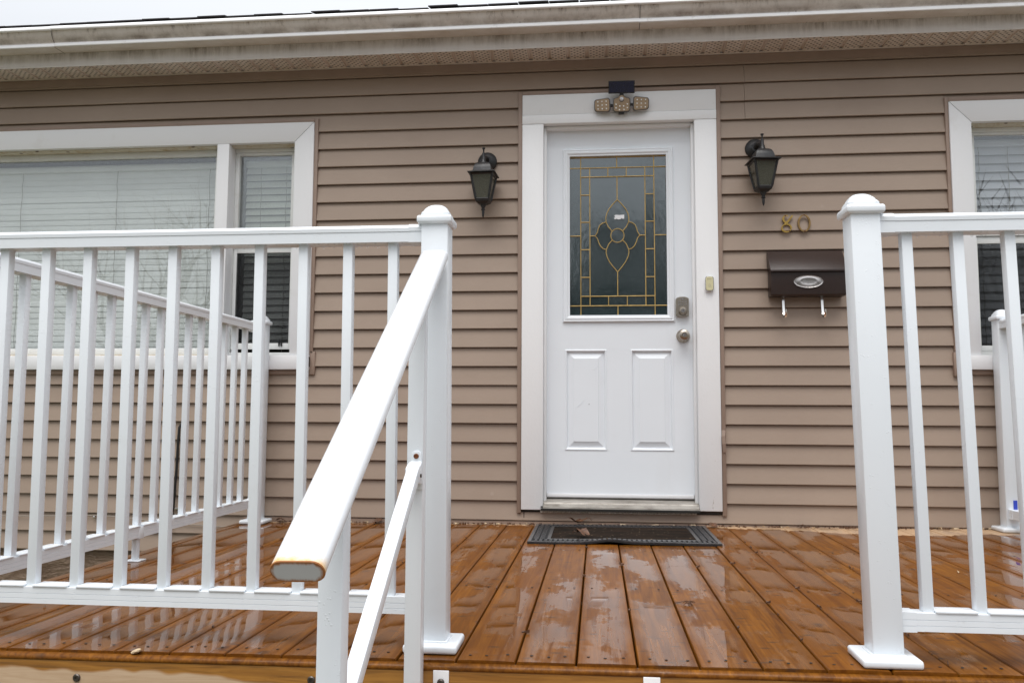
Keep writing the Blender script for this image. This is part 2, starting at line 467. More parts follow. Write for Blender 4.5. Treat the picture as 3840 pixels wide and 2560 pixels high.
MAT['blind'] = simple('white_blind', (0.70, 0.72, 0.70), 0.5, 0, 0.03, 4)
MAT['blind_grey'] = simple('pale_grey_blind', (0.50, 0.52, 0.56), 0.5, 0, 0.03, 4)
MAT['cord'] = simple('blind_cord', (0.24, 0.23, 0.20), 0.8)
MAT['interior'] = simple('dim_interior', (0.045, 0.043, 0.04), 0.9)
MAT['led_face'] = simple('amber_reflector', (0.40, 0.29, 0.19), 0.3, 0.4, 0.08, 60)
MAT['led'] = simple('led_dot', (0.85, 0.85, 0.82), 0.15)
MAT['solar'] = simple('solar_cell', (0.006, 0.007, 0.030), 0.25)
MAT['grey_plastic'] = simple('grey_plastic', (0.08, 0.075, 0.07), 0.4)
MAT['sensor'] = simple('milky_sensor', (0.62, 0.64, 0.68), 0.35)
MAT['cream'] = simple('cream_plastic', (0.62, 0.58, 0.36), 0.3, 0, 0.03)
MAT['mark'] = simple('grey_marking', (0.40, 0.38, 0.30), 0.5)
MAT['foam'] = simple('rough_caulk', (0.62, 0.62, 0.58), 0.8, 0, 0.3, 120, 0.9)
MAT['dirtline'] = simple('black_grime', (0.012, 0.010, 0.008), 0.8)
def m_sill():
    t = NT('worn_aluminium_sill')
    n = t.noise(t.geo((0.3, 1, 1)), 22, 6, 0.7)
    c = t.mix(t.ramp(n, 0.42, 0.75), (0.38, 0.355, 0.32), (0.12, 0.10, 0.08))
    return t.done(t.principled(c, 0.4, 0.3))
MAT['sill'] = m_sill()
MAT['bark'] = simple('bark', (0.075, 0.062, 0.052), 0.9, 0, 0.25, 12, 0.4)
MAT['twig'] = simple('twig_bark', (0.085, 0.068, 0.056), 0.9, 0, 0.2, 12)
MAT['needles'] = simple('evergreen_needles', (0.030, 0.048, 0.030), 0.7, 0, 0.3, 8)
MAT['lawn'] = simple('winter_lawn', (0.11, 0.105, 0.055), 0.9, 0, 0.25, 2.0, 0.3)
MAT['asphalt'] = simple('wet_asphalt', (0.055, 0.055, 0.058), 0.35, 0, 0.2, 20, 0.2)
MAT['brickred'] = simple('far_brick', (0.24, 0.15, 0.12), 0.8, 0, 0.15, 3)
MAT['farroof'] = simple('far_roof', (0.16, 0.15, 0.15), 0.8, 0, 0.15, 5)

# ------------------------------------------------------------------ mesh helpers
class MB:
    def __init__(s):
        s.v, s.f = [], []
    def add(s, vs, fs):
        b = len(s.v)
        s.v += [tuple(p) for p in vs]
        s.f += [tuple(i + b for i in f) for f in fs]
        return s
    def box(s, x0, x1, y0, y1, z0, z1):
        return s.add([(x0, y0, z0), (x1, y0, z0), (x1, y1, z0), (x0, y1, z0), (x0, y0, z1), (x1, y0, z1), (x1, y1, z1), (x0, y1, z1)],
                     [(3, 2, 1, 0), (4, 5, 6, 7), (0, 1, 5, 4), (1, 2, 6, 5), (2, 3, 7, 6), (3, 0, 4, 7)])
    def prism(s, prof, axis, a, b):
        n = len(prof)
        def P(p, t):
            if axis == 'x': return (t, p[0], p[1])
            if axis == 'y': return (p[0], t, p[1])
            return (p[0], p[1], t)
        vs_ = [P(p, a) for p in prof] + [P(p, b) for p in prof]
        fs = [tuple(range(n))[::-1], tuple(range(n, 2 * n))]
        for i in range(n):
            j = (i + 1) % n
            fs.append((i, j, n + j, n + i))
        return s.add(vs_, fs)
    def loft(s, rings, cap=True, closed=True):
        n = len(rings[0]); vs_ = [p for r in rings for p in r]; fs = []
        for k in range(len(rings) - 1):
            for i in range(n if closed else n - 1):
                j = (i + 1) % n
                fs.append((k * n + i, k * n + j, (k + 1) * n + j, (k + 1) * n + i))
        if cap:
            fs.append(tuple(range(n))[::-1])
            fs.append(tuple(range((len(rings) - 1) * n, len(rings) * n)))
        return s.add(vs_, fs)
    def lathe(s, prof, c, n=20, axis='z'):
        rings = []
        for r, h in prof:
            ring = []
            for i in range(n):
                a = 2 * math.pi * i / n
                u, w = r * math.cos(a), r * math.sin(a)
                if axis == 'z': ring.append((c[0] + u, c[1] + w, c[2] + h))
                elif axis == 'y': ring.append((c[0] + u, c[1] + h, c[2] + w))
                else: ring.append((c[0] + h, c[1] + u, c[2] + w))
            rings.append(ring)
        return s.loft(rings)
    def tube(s, path, r, n=8, flat=1.0):
        path = [Vector(p) for p in path]
        rings = []
        ref = None
        for i, p in enumerate(path):
            d = (path[min(i + 1, len(path) - 1)] - path[max(i - 1, 0)]).normalized()
            if ref is None:
                ref = Vector((0, 1, 0)) if abs(d.y) < 0.9 else Vector((1, 0, 0))
            a = d.cross(ref).normalized(); b = a.cross(d).normalized()
            ref = b
            rr = r[i] if isinstance(r, (list, tuple)) else r
            rings.append([tuple(p + rr * (math.cos(2 * math.pi * k / n) * a + flat * math.sin(2 * math.pi * k / n) * b)) for k in range(n)])
        return s.loft(rings)
    def frust(s, c, levels, sx=1.0, sy=1.0, rot=0.0):
        rings = []
        for h, z in levels:
            ring = []
            for a, b in ((-1, -1), (1, -1), (1, 1), (-1, 1)):
                x, y = a * h * sx, b * h * sy
                ring.append((c[0] + x * math.cos(rot) - y * math.sin(rot), c[1] + x * math.sin(rot) + y * math.cos(rot), z))
            rings.append(ring)
        return s.loft(rings)
    def xf(s, fn):
        s.v = [tuple(fn(Vector(p))) for p in s.v]
        return s

WL = {}
def wloc(o):
    return WL.get(o.name, Vector((0, 0, 0)))
def link(o, parent, loc):
    C.objects.link(o)
    WL[o.name] = Vector(loc)
    if parent:
        o.parent = parent
        o.location = Vector(loc) - wloc(parent)
    else:
        o.location = Vector(loc)
def tag(o, label=None, cat=None, group=None, kind=None):
    if label: o['label'] = label
    if cat: o['category'] = cat
    if group: o['group'] = group
    if kind: o['kind'] = kind
    return o
def empty(name, loc, label=None, cat=None, group=None):
    o = bpy.data.objects.new(name, None)
    o.empty_display_size = 0.1
    link(o, None, loc)
    return tag(o, label, cat, group)
def build(mb, name, mat, parent=None, bevel=0.0, seg=2, smooth=35, origin=None, recalc=True):
    xs = [p[0] for p in mb.v]; ys = [p[1] for p in mb.v]; zs = [p[2] for p in mb.v]
    if origin is None:
        origin = ((min(xs) + max(xs)) / 2, (min(ys) + max(ys)) / 2, min(zs))
    og = Vector(origin)
    me = bpy.data.meshes.new(name)
    bm = bmesh.new()
    vv = [bm.verts.new(Vector(p) - og) for p in mb.v]
    for f in mb.f:
        try: bm.faces.new([vv[i] for i in f])
        except ValueError: pass
    if recalc: bmesh.ops.recalc_face_normals(bm, faces=bm.faces)
    if bevel:
        ed = [e for e in bm.edges if e.is_manifold and e.calc_face_angle(0) > 0.5]
        bmesh.ops.bevel(bm, geom=ed, offset=bevel, segments=seg, affect='EDGES', profile=0.5, clamp_overlap=True)
    bm.to_mesh(me); bm.free()
    if smooth:
        for p_ in me.polygons: p_.use_smooth = True
        me.set_sharp_from_angle(angle=R(smooth))
    me.materials.append(MAT[mat] if isinstance(mat, str) else mat)
    o = bpy.data.objects.new(name, me)
    link(o, parent, og)
    return o
def dup(o, parent, loc, rot=None, scale=None):
    c = o.copy()
    C.objects.link(c)
    WL[c.name] = Vector(loc)
    c.parent = parent
    c.location = Vector(loc) - (wloc(parent) if parent else Vector((0, 0, 0)))
    if rot: c.rotation_euler = rot
    if scale: c.scale = scale
    return c
def sheet(x0, x1, y0, y1, z):
    return MB().add([(x0, y0, z), (x1, y0, z), (x1, y1, z), (x0, y1, z)], [(0, 1, 2, 3)])
def zd(x):                      # the deck rises very slightly to the right
    return 0.007 * (x + 0.35)

# ------------------------------------------------------------------ the ground
GZ = -0.72
tag(build(sheet(-150, 150, -150, 150, GZ), 'lawn', 'lawn'), kind='structure')
tag(build(MB().box(-150, 150, -21, -14, GZ - 0.10, GZ + 0.02), 'road', 'asphalt'), kind='structure')
tag(build(MB().box(-150, 150, -14, -13.85, GZ - 0.10, GZ + 0.13), 'kerb', 'concrete', bevel=0.02), kind='structure')
tag(build(MB().box(-0.55, 0.85, -13.85, -3.62, GZ - 0.10, GZ + 0.03), 'path', 'concrete'), kind='structure')
tag(build(MB().box(0.86, 6.5, -13.85, -3.2, GZ - 0.10, GZ + 0.035), 'bounce_paving', 'concrete'), kind='structure')  # unseen paving, added for the light it bounces up to the soffit

# ------------------------------------------------------------------ the house
house = empty('house', (-0.5, 0.3, GZ), 'single storey house clad in taupe vinyl siding with white trim', 'house')
CR, Z0 = 0.1016, 0.02
XL, XR = -5.2, 3.9
DO = (-0.428, 0.655, 0.0765, 2.342)      # door opening in the siding
WLO = (-4.62, -1.558, 0.800, 2.228)      # left window
WRO = (1.808, 3.60, 0.795, 2.234)        # right window
OPEN = (DO, WLO, WRO)
# wall sheathing with openings, behind the planks
mb = MB()
xb = sorted({XL, XR, DO[0], DO[1], WLO[0], WLO[1], WRO[0], WRO[1]})
def zsub(x0, x1, za, zb):
    rng = [(za, zb)]
    xm = (x0 + x1) / 2
    for o in OPEN:
        if o[0] < xm < o[1]:
            nr = []
            for a, b in rng:
                if o[3] <= a or o[2] >= b: nr.append((a, b)); continue
                if a < o[2]: nr.append((a, o[2]))
                if b > o[3]: nr.append((o[3], b))
            rng = nr
    return rng
for a, b in zip(xb, xb[1:]):
    for za, zb in zsub(a, b, -0.18, 2.62):
        mb.box(a, b, 0.007, 0.14, za, zb)
wall = build(mb, 'wall', 'channel', house, smooth=0)
def plank(x0, x1, zb, za, z1):
    # one lap of siding from its lip zb up to z1, clipped below at za
    def yf(z):
        return -0.0165 + 0.0145 * (z - zb) / CR
    if za - zb < 0.002:
        zt_ = zb + CR - 0.0038
        tops = [(0.0065, z1), (yf(z1) + 0.0060, z1), (yf(zt_), zt_)] if z1 > zt_ + 0.003 else [(0.0065, z1), (yf(z1), z1)]
        prof = tops + [(-0.0165, zb + 0.0035), (-0.0155, zb + 0.0005), (-0.012, zb), (-0.003, zb + 0.0015), (0.0065, zb + 0.003)]
    else:
        zt_ = zb + CR - 0.0038
        tops = [(0.0065, z1), (yf(z1) + 0.0060, z1), (yf(zt_), zt_)] if z1 > zt_ + 0.003 > za + 0.003 else [(0.0065, z1), (yf(z1), z1)]
        prof = tops + [(yf(za), za), (0.0065, za)]
    return build(MB().prism(prof, 'x', x0, x1), 'siding_plank', 'siding', wall, smooth=25)
for i in range(-2, 25):
    zb = Z0 + i * CR
    zt = min(zb + CR - 0.0005, 2.520)
    segs = []
    for a, b in zip(xb, xb[1:]):
        for za, z1 in zsub(a, b, zb, zt):
            if z1 - za > 0.003: segs.append([a, b, za, z1])
    mer = []
    for s_ in segs:
        if mer and abs(mer[-1][1] - s_[0]) < 1e-6 and abs(mer[-1][2] - s_[2]) < 1e-6 and abs(mer[-1][3] - s_[3]) < 1e-6:
            mer[-1][1] = s_[1]
        else: mer.append(s_)
    for a, b, za, z1 in mer:
        if i < 0: b = min(b, -1.60)
        cuts = [a]
        seam = {24: -2.83, 23: -2.83, 22: -2.84, 6: -2.71, 5: -2.71}.get(i)
        if i >= 21: seam2 = 0.79
        else: seam2 = None
        for sm in (seam, seam2):
            if sm is not None and a + 0.1 < sm < b - 0.1: cuts.append(sm)
        cuts.append(b)
        for k in range(len(cuts) - 1):
            o = plank(cuts[k], cuts[k + 1] - (0.0012 if k < len(cuts) - 2 else 0), zb, za, z1)
            if k: o.location.y -= 0.0022
# channel-coloured band added over the top siding course, which the soffit shades
build(MB().box(XL, XR, -0.022, -0.0005, 2.468, 2.512), 'wall_top_band', 'channel', wall, bevel=0.003)
# vinyl below the door: a patched strip with a joint
build(MB().box(-0.305, 0.507, -0.022, -0.006, 0.0625, 0.078), 'caulk_strip', 'foam', wall, bevel=0.004)
build(MB().box(-0.412, 0.655, -0.0155, -0.001, 0.0655, 0.0745), 'grime_line', 'dirtline', wall)
build(MB().box(-0.392, -0.389, -0.0150, -0.0130, 0.026, 0.070), 'grime_line', 'dirtline', wall)
build(MB().box(XL, XR, 0.009, 0.13, GZ - 0.2, -0.176), 'foundation', 'foundation', house)
build(MB().box(-1.93, 2.14, -0.012, 0.006, -0.20, 0.016), 'base_board', 'channel', house)
# rooms behind the glass
mb = MB()
for a, b, c_, d in ((-4.7, -1.45, 0.7, 2.35), (-0.45, 0.70, 0.0, 2.40), (1.7, 3.75, 0.7, 2.35)):
    mb.add([(a, 0.9, c_), (b, 0.9, c_), (b, 0.9, d), (a, 0.9, d), (a, 0.139, c_), (b, 0.139, c_), (b, 0.139, d), (a, 0.139, d)],
           [(0, 1, 2, 3), (0, 1, 5, 4), (1, 2, 6, 5), (2, 3, 7, 6), (3, 0, 4, 7)])
build(mb, 'interior_wall', 'interior', house, smooth=0, recalc=False)

# ---- eaves
ZS = 2.516
n_pan = int((XR - XL) / 0.103)
pan0 = None
soff = build(MB().box(XL, XR, -0.212, 0.0, ZS + 0.012, ZS + 0.02), 'soffit', 'fascia', house)
for i in range(n_pan):
    x = XL + 0.0515 + i * 0.103
    if pan0 is None:
        pf = [(-0.0510, ZS + 0.0105), (-0.0425, ZS + 0.0085), (-0.0400, ZS), (0.0400, ZS), (0.0425, ZS + 0.0085), (0.0510, ZS + 0.0105), (0.0510, ZS + 0.0118), (-0.0510, ZS + 0.0118)]
        pan0 = build(MB().prism([(p[0] + x, p[1]) for p in pf], 'y', -0.211, -0.004), 'soffit_panel', 'soffit', soff, smooth=20)
    else:
        dup(pan0, soff, (x, wloc(pan0).y, wloc(pan0).z))
build(MB().box(XL, XR, -0.030, -0.0175, ZS - 0.004, ZS + 0.002), 'soffit_trim', 'soffit_plain', house, bevel=0.001)
fp = [(-0.213, 2.500), (-0.2165, 2.500), (-0.2175, 2.506), (-0.2150, 2.512), (-0.2150, 2.600), (-0.200, 2.600), (-0.200, 2.540), (-0.213, 2.506)]
fs_x = [XL, -1.15, 3.30, XR]
for k in range(3):
    o = build(MB().prism([(p[0] - 0.002 * (k % 2), p[1]) for p in fp], 'x', fs_x[k], fs_x[k + 1] + (0.02 if k == 1 else 0)), 'fascia_board', 'fascia', house, smooth=20)
# gutter: K-style profile, thin sheet
gp = [(-0.216, 2.690), (-0.216, 2.579), (-0.300, 2.577), (-0.303, 2.580), (-0.3035, 2.596), (-0.304, 2.5985), (-0.3045, 2.602), (-0.314, 2.612), (-0.324, 2.626), (-0.331, 2.642), (-0.335, 2.656), (-0.338, 2.662)]
def gutter(x0, x1, off):
    mo = MB()
    ring = [(y - off if y < -0.22 else y, z - off * 0.4) for y, z in gp]
    inn = [(y + 0.0018, z + 0.0018) for y, z in ring][::-1]
    mo.prism(ring + inn, 'x', x0, x1)
    g = build(mo, 'gutter', 'gutter', house, smooth=25)
    lb = [(-0.3370 - off, 2.655 - off), (-0.3500 - off, 2.6565 - off), (-0.3510 - off, 2.6600 - off), (-0.3440 - off, 2.6760 - off), (-0.3385 - off, 2.6785 - off), (-0.330 - off, 2.674 - off)]
    build(MB().prism(lb, 'x', x0, x1), 'gutter_bead', 'gutter_lip', g, smooth=50)
    lb2 = [(-0.3030 - off, 2.5765 - off), (-0.3110 - off, 2.5775 - off), (-0.3118 - off, 2.5800 - off), (-0.3075 - off, 2.5960 - off), (-0.3030 - off, 2.5990 - off)]
    build(MB().prism(lb2, 'x', x0, x1), 'gutter_bead', 'gutter_lip', g, smooth=50)
    return g
for gxs in (-2.968, 0.222):
    pr_ = [(y - 0.0042 if y < -0.22 else y, z - 0.002) for y, z in gp]
    build(MB().prism(pr_ + [(y + 0.001, z + 0.001) for y, z in pr_][::-1], 'x', gxs - 0.0012, gxs + 0.0012), 'gutter_seam', 'dirtline', house, smooth=0)
gutter(XL, -2.965, 0.0035)
gutter(-2.972, 0.225, 0.0)
gutter(0.215, XR, 0.0022)
# roof: deck plus individual shingle tabs along the edge
sl = math.tan(R(18))
roof = build(MB().prism([(-0.290, 2.6785), (-0.290, 2.685), (4.2, 2.685 + 4.49 * sl), (4.2, 2.600 + 4.49 * sl), (-0.215, 2.602)], 'x', XL - 0.1, XR + 0.1), 'roof', 'shingle', house, smooth=0)
sh0 = None
x = XL - 0.1; k = 0
while x < XR:
    wdt = 0.155
    if sh0 is None:
        y0, y1 = -0.318, 0.05
        sh0 = build(MB().prism([(y0, 2.6790), (y1, 2.6870 + (y1 + 0.29) * sl), (y1, 2.6930 + (y1 + 0.29) * sl), (y0, 2.6850)], 'x', x, x + wdt), 'shingle', 'shingle', roof, smooth=0)
        s_o = wloc(sh0).copy() + Vector((0, -0.006, 0.0125))
    else:
        lift = random.choice((0.0, 0.002, 0.005))
        dup(sh0, roof, (x + wdt / 2, s_o.y + random.uniform(-0.004, 0.004) - lift, s_o.z + lift), scale=(random.uniform(0.98, 1.0), 1, 1))
    x += 0.158; k += 1

# ---- door surround
CF = -0.030
cas = build(MB().box(-0.405, -0.2895, CF, 0.13, 0.078, 2.1545), 'door_casing', 'casing', house, bevel=0.003)
build(MB().box(0.5195, 0.636, CF, 0.13, 0.084, 2.1545), 'casing_board', 'casing', cas, bevel=0.003)
build(MB().box(-0.405, 0.636, CF - 0.001, 0.13, 2.1560, 2.2055), 'casing_board', 'casing', cas, bevel=0.0015)
build(MB().box(-0.405, 0.636, CF + 0.001, 0.13, 2.2070, 2.3200), 'casing_board', 'casing', cas, bevel=0.003)
# stops and jamb faces stepping in towards the slab
build(MB().box(-0.2890, -0.2745, 0.012, 0.128, 0.12, 2.150), 'door_stop', 'casing', cas, bevel=0.002)
build(MB().box(0.5045, 0.5190, 0.012, 0.128, 0.12, 2.150), 'door_stop', 'casing', cas, bevel=0.002)
build(MB().box(-0.2740, 0.5040, 0.012, 0.128, 2.137, 2.1535), 'door_stop', 'casing', cas, bevel=0.002)
for a, b, c_, d in ((-0.428, -0.4055, 0.060, 2.342), (0.6365, 0.659, 0.060, 2.342)):
    build(MB().box(a, b, -0.024, 0.002, c_, d), 'j_channel', 'channel', cas, bevel=0.002)
build(MB().box(-0.4050, 0.6360, -0.0245, 0.002, 2.3215, 2.3425), 'j_channel', 'channel', cas, bevel=0.002)
build(MB().box(0.6362, 0.6372, -0.0255, -0.004, 0.084, 1.35), 'grime_line', 'dirtline', cas)
build(MB().box(-0.4062, -0.4052, -0.0255, -0.004, 0.079, 0.95), 'grime_line', 'dirtline', cas)
# peeled end of the right-hand channel
bt = MB()
pts = [(0.648, -0.026, 0.50), (0.645, -0.034, 0.47), (0.647, -0.036, 0.43), (0.652, -0.030, 0.385)]
for (x_, y_, z_), (x2, y2, z2) in zip(pts, pts[1:]):
    bt.add([(x_ - 0.009, y_, z_), (x_ + 0.009, y_, z_), (x2 + 0.009, y2, z2), (x2 - 0.009, y2, z2), (x_ - 0.009, y_ + 0.0015, z_), (x_ + 0.009, y_ + 0.0015, z_), (x2 + 0.009, y2 + 0.0015, z2), (x2 - 0.009, y2 + 0.0015, z2)],
           [(0, 1, 2, 3), (4, 5, 6, 7), (0, 3, 7, 4), (1, 2, 6, 5)])
build(bt, 'bent_channel_strip', 'channel', cas)
# aluminium sill
sp = [(0.10, 0.138), (0.048, 0.138), (0.046, 0.128), (-0.012, 0.116), (-0.016, 0.108), (-0.030, 0.107), (-0.033, 0.098), (-0.046, 0.097), (-0.048, 0.088), (0.0, 0.080), (0.10, 0.080)]
sill = build(MB().prism(sp, 'x', -0.288, 0.518), 'door_sill', 'sill', cas, smooth=15)
for z_, y_ in ((0.1360, 0.0448), (0.1085, -0.0172), (0.0980, -0.0340), (0.0870, -0.0485), (0.0815, -0.0490)):
    build(MB().box(-0.300, 0.520, y_, y_ + 0.03, z_ - 0.0058, z_ - 0.0002), 'grime_line', 'dirtline', cas)

# ---- the door itself
DY = 0.050
door = build(MB().box(-0.287, -0.149, DY, DY + 0.042, 0.926, 2.150).box(0.376, 0.517, DY, DY + 0.042, 0.926, 2.150)
             .box(-0.287, -0.149, DY, DY + 0.042, 0.158, 0.386).box(0.376, 0.517, DY, DY + 0.042, 0.158, 0.386).box(-0.287, -0.176, DY, DY + 0.042, 0.3862, 0.9258).box(0.402, 0.517, DY, DY + 0.042, 0.3862, 0.9258)
             .box(-0.1758, -0.1488, DY + 0.012, DY + 0.042, 0.3862, 0.9258).box(0.3758, 0.4018, DY + 0.012, DY + 0.042, 0.3862, 0.9258)
             .box(-0.1488, 0.3758, DY, DY + 0.042, 0.926, 1.110).box(-0.1488, 0.3758, DY, DY + 0.042, 0.158, 0.386)
             .box(0.049, 0.174, DY, DY + 0.042, 0.3862, 0.9258).box(-0.1488, 0.3758, DY + 0.012, DY + 0.042, 0.3862, 0.9258).box(-0.1488, 0.3758, DY, DY + 0.042, 1.993, 2.150), 'front_door', 'door', house, smooth=0)
build(MB().box(-0.272, 0.502, DY - 0.004, DY + 0.03, 0.139, 0.1575), 'door_sweep', 'trim', door, bevel=0.002)
def frame_ring(x0, x1, z0, z1, prof, y):
    # prof: list of (inset, forward); a mitred picture-frame moulding
    rings = []
    for ins, fwd in prof:
        rings.append([(x0 + ins, y - fwd, z0 + ins), (x1 - ins, y - fwd, z0 + ins), (x1 - ins, y - fwd, z1 - ins), (x0 + ins, y - fwd, z1 - ins)])
    return MB().loft(rings, cap=False)
build(frame_ring(-0.187, 0.412, 1.074, 2.030, [(0, 0.0), (0, 0.007), (0.006, 0.013), (0.012, 0.011), (0.016, 0.014), (0.024, 0.014), (0.031, 0.009), (0.038, 0.008), (0.038, -0.012)], DY), 'glass_moulding', 'door', door, smooth=20)
for px0, px1 in ((-0.176, 0.049), (0.174, 0.402)):
    o = build(frame_ring(px0, px1, 0.386, 0.926, [(0, -0.004), (0, 0.0015), (0.004, 0.0035), (0.009, 0.0020), (0.014, -0.0095), (0.019, -0.0095), (0.045, -0.0010), (0.048, 0.0020)], DY)
              .box(px0 + 0.0478, px1 - 0.0478, DY - 0.0020, DY + 0.010, 0.4338, 0.8782), 'raised_panel', 'door', door, smooth=12)
# leaded glass
def gx(X): return -0.149 + (X - 88) / 874.0 * 0.525
def gz(Y): return 1.993 - (Y - 72) / 1403.0 * 0.883
GY = DY + 0.014
cames = MB()
def came(pts, r=0.0024):
    cames.tube([(gx(x_), GY - 0.003, gz(y_)) for x_, y_ in pts], r, 6)
def pane(poly):
    ps = [(gx(x_), gz(y_)) for x_, y_ in poly]
    cx = sum(p[0] for p in ps) / len(ps); cz = sum(p[1] for p in ps) / len(ps)
    ta, tb = random.uniform(-0.010, 0.010), random.uniform(-0.010, 0.010)
    f = [(x_, GY + (x_ - cx) * ta + (z_ - cz) * tb, z_) for x_, z_ in ps]
    b = [(x_, GY + 0.005, z_) for x_, z_ in ps]
    build(MB().loft([f, b]), 'glass_pane', 'glass_door', door, smooth=0)
def rect(x0, x1, y0, y1): pane([(x0, y0), (x1, y0), (x1, y1), (x0, y1)])
V1, V2, V3, V4 = 187, 270, 770, 851
H1, H2, H3, H4 = 174, 254, 1305, 1388
for a, b in ((88, V1), (V4, 962)):
    for c_, d in ((72, H1), (H1, 776), (776, H4), (H4, 1475)): rect(a, b, c_, d)
rect(V1, 516, 72, H1); rect(516, V4, 72, H1); rect(V1, 520, H4, 1475); rect(520, V4, H4, 1475)
for a, b in ((V1, V2), (V2, 435), (435, 602), (602, V3), (V3, V4)):
    rect(a, b, H1, H2); rect(a, b, H3, H4)
yl = (H2, 414, 655, 897, 1140, H3)
for a, b in zip(yl, yl[1:]):
    rect(V1, V2, a, b); rect(V3, V4, a, b)
CX = 519
petT = [(518, 460), (478, 500), (445, 540), (424, 580), (414, 620), (417, 657), (438, 700), (470, 735)]
petB = [(470, 818), (440, 850), (419, 898), (416, 925), (424, 960), (446, 1005), (480, 1050), (519, 1095)]
wing = [(417, 657), (385, 664), (360, 684), (346, 715), (338, 745), (318, 776), (338, 800), (350, 835), (366, 868), (390, 890), (419, 898)]
def mir(ps): return [(2 * CX - x_, y_) for x_, y_ in ps]
circ = [(CX + 60 * math.cos(a), 776 + 60 * math.sin(a)) for a in [2 * math.pi * i / 24 for i in range(24)]]
arcL = [(CX + 60 * math.cos(a), 776 + 60 * math.sin(a)) for a in [math.pi * (1.21 - 0.42 * i / 6) for i in range(7)]]
arcT = [(CX + 60 * math.cos(a), 776 - 60 * math.sin(a)) for a in [math.pi * (0.79 - 0.58 * i / 6) for i in range(7)]]
pane(petT + arcT + mir(petT)[::-1][:-1])
pane(petB + mir(petB)[::-1][1:] + [(x_, 2 * 776 - y_) for x_, y_ in arcT][::-1])
pane(circ)
for f in (lambda q: q, mir):
    pane(f(wing + petB[:3][::-1][1:] + arcL[::-1] + petT[5:][::-1]))
    pane(f([(V2, H2), (518, H2)] + petT[:6] + wing[1:6] + [(V2, 776)]))
    pane(f([(V2, 776)] + wing[5:11] + petB[3:] + [(519, H3), (V2, H3)]))
for x_ in (V1, V4): came([(x_, 72), (x_, 1475)])
for x_ in (V2, V3): came([(x_, H1), (x_, H4)])
came([(88, 80), (962, 80)]); came([(88, H1), (962, H1)]); came([(V1, H2), (V4, H2)]); came([(V1, H3), (V4, H3)]); came([(88, H4), (962, H4)])
for x_, a, b in ((516, 72, H1), (435, H1, H2), (602, H1, H2), (518, H2, 460), (519, 1095, H3), (436, H3, H4), (604, H3, H4), (520, H4, 1475)): came([(x_, a), (x_, b)])
for y_ in (414, 655, 897, 1140):
    came([(V1, y_), (V2, y_)]); came([(V3, y_), (V4, y_)])
came([(88, 776), (V1, 776)]); came([(V4, 776), (962, 776)]); came([(V2, 776), (318, 776)]); came([(720, 776), (V3, 776)])
for f in (lambda q: q, mir):
    came(f(petT)); came(f(petB)); came(f(wing))
came(circ + circ[:1])
build(cames, 'brass_came', 'brass_came', door, smooth=60)
st_pts = [(490, 600), (505, 594), (540, 597), (581, 593), (581, 628), (566, 630), (556, 622), (550, 632), (528, 636), (512, 628), (498, 634), (488, 622), (500, 614)]
build(MB().loft([[(gx(x_), GY - 0.0025, gz(y_)) for x_, y_ in st_pts], [(gx(x_), GY - 0.0045, gz(y_)) for x_, y_ in st_pts]]), 'torn_sticker', 'trim', door, smooth=0)
# keypad deadbolt
kx, kz0, kz1 = 0.4515, 1.099, 1.207
prof = []
for i in range(9):
    a = math.pi * (1 - i / 8)
    prof.append((kx + 0.034 * math.cos(a), kz1 - 0.012 + 0.012 * math.sin(a)))
prof = [(kx - 0.034, kz0 + 0.006), (kx - 0.034, kz1 - 0.012)] + prof[1:-1] + [(kx + 0.034, kz1 - 0.012), (kx + 0.034, kz0 + 0.006), (kx + 0.026, kz0), (kx - 0.026, kz0)]
lock = MB().loft([[(x_, DY, z_) for x_, z_ in prof], [(x_, DY - 0.018, z_) for x_, z_ in prof], [(kx + (x_ - kx) * 0.93, DY - 0.024, 1.153 + (z_ - 1.153) * 0.95) for x_, z_ in prof]])
lock.lathe([(0.022, 0.0), (0.022, -0.008), (0.019, -0.016), (0.013, -0.017)], (kx + 0.001, DY - 0.023, 1.129), 20, 'y')
build(lock, 'keypad_deadbolt', 'nickel', door)
keys = MB()
for r_ in range(2):
    for c_ in range(5):
        keys.box(kx - 0.0225 + c_ * 0.010, kx - 0.0175 + c_ * 0.010, DY - 0.0262, DY - 0.023, 1.165 + r_ * 0.014 - 0.0045, 1.165 + r_ * 0.014 + 0.0035)
keys.box(kx - 0.009, kx + 0.007, DY - 0.0262, DY - 0.023, 1.190, 1.196)
build(keys, 'keypad_buttons', 'plate', door, smooth=0)
build(MB().lathe([(0.010, 0), (0.010, -0.002)], (kx + 0.001, DY - 0.040, 1.129), 16, 'y'), 'key_cylinder', 'plate', door)
build(MB().box(kx - 0.0008, kx + 0.0028, DY - 0.0432, DY - 0.041, 1.125, 1.134), 'keyhole', 'keyface', door)
build(MB().lathe([(0.0365, 0), (0.0365, -0.004), (0.033, -0.012), (0.022, -0.020), (0.0165, -0.030), (0.0165, -0.044), (0.026, -0.052), (0.0285, -0.062), (0.026, -0.073), (0.018, -0.078), (0.0135, -0.079), (0.0125, -0.0745)], (0.4545, DY, 0.997), 28, 'y'), 'door_knob', 'nickel', door)
build(MB().lathe([(0.0085, 0), (0.0085, -0.003)], (0.4545, DY - 0.0745, 0.997), 16, 'y'), 'key_cylinder', 'plate', door)
build(MB().box(0.4533, 0.4561, DY - 0.0788, DY - 0.0776, 0.9925, 1.0015), 'keyhole', 'keyface', door)
o = build(MB().lathe([(0.0022, 0), (0.0022, -0.001)], (-0.047, DY - 0.0022, 0.632), 8, 'y'), 'peep_dot', 'keyface', door)
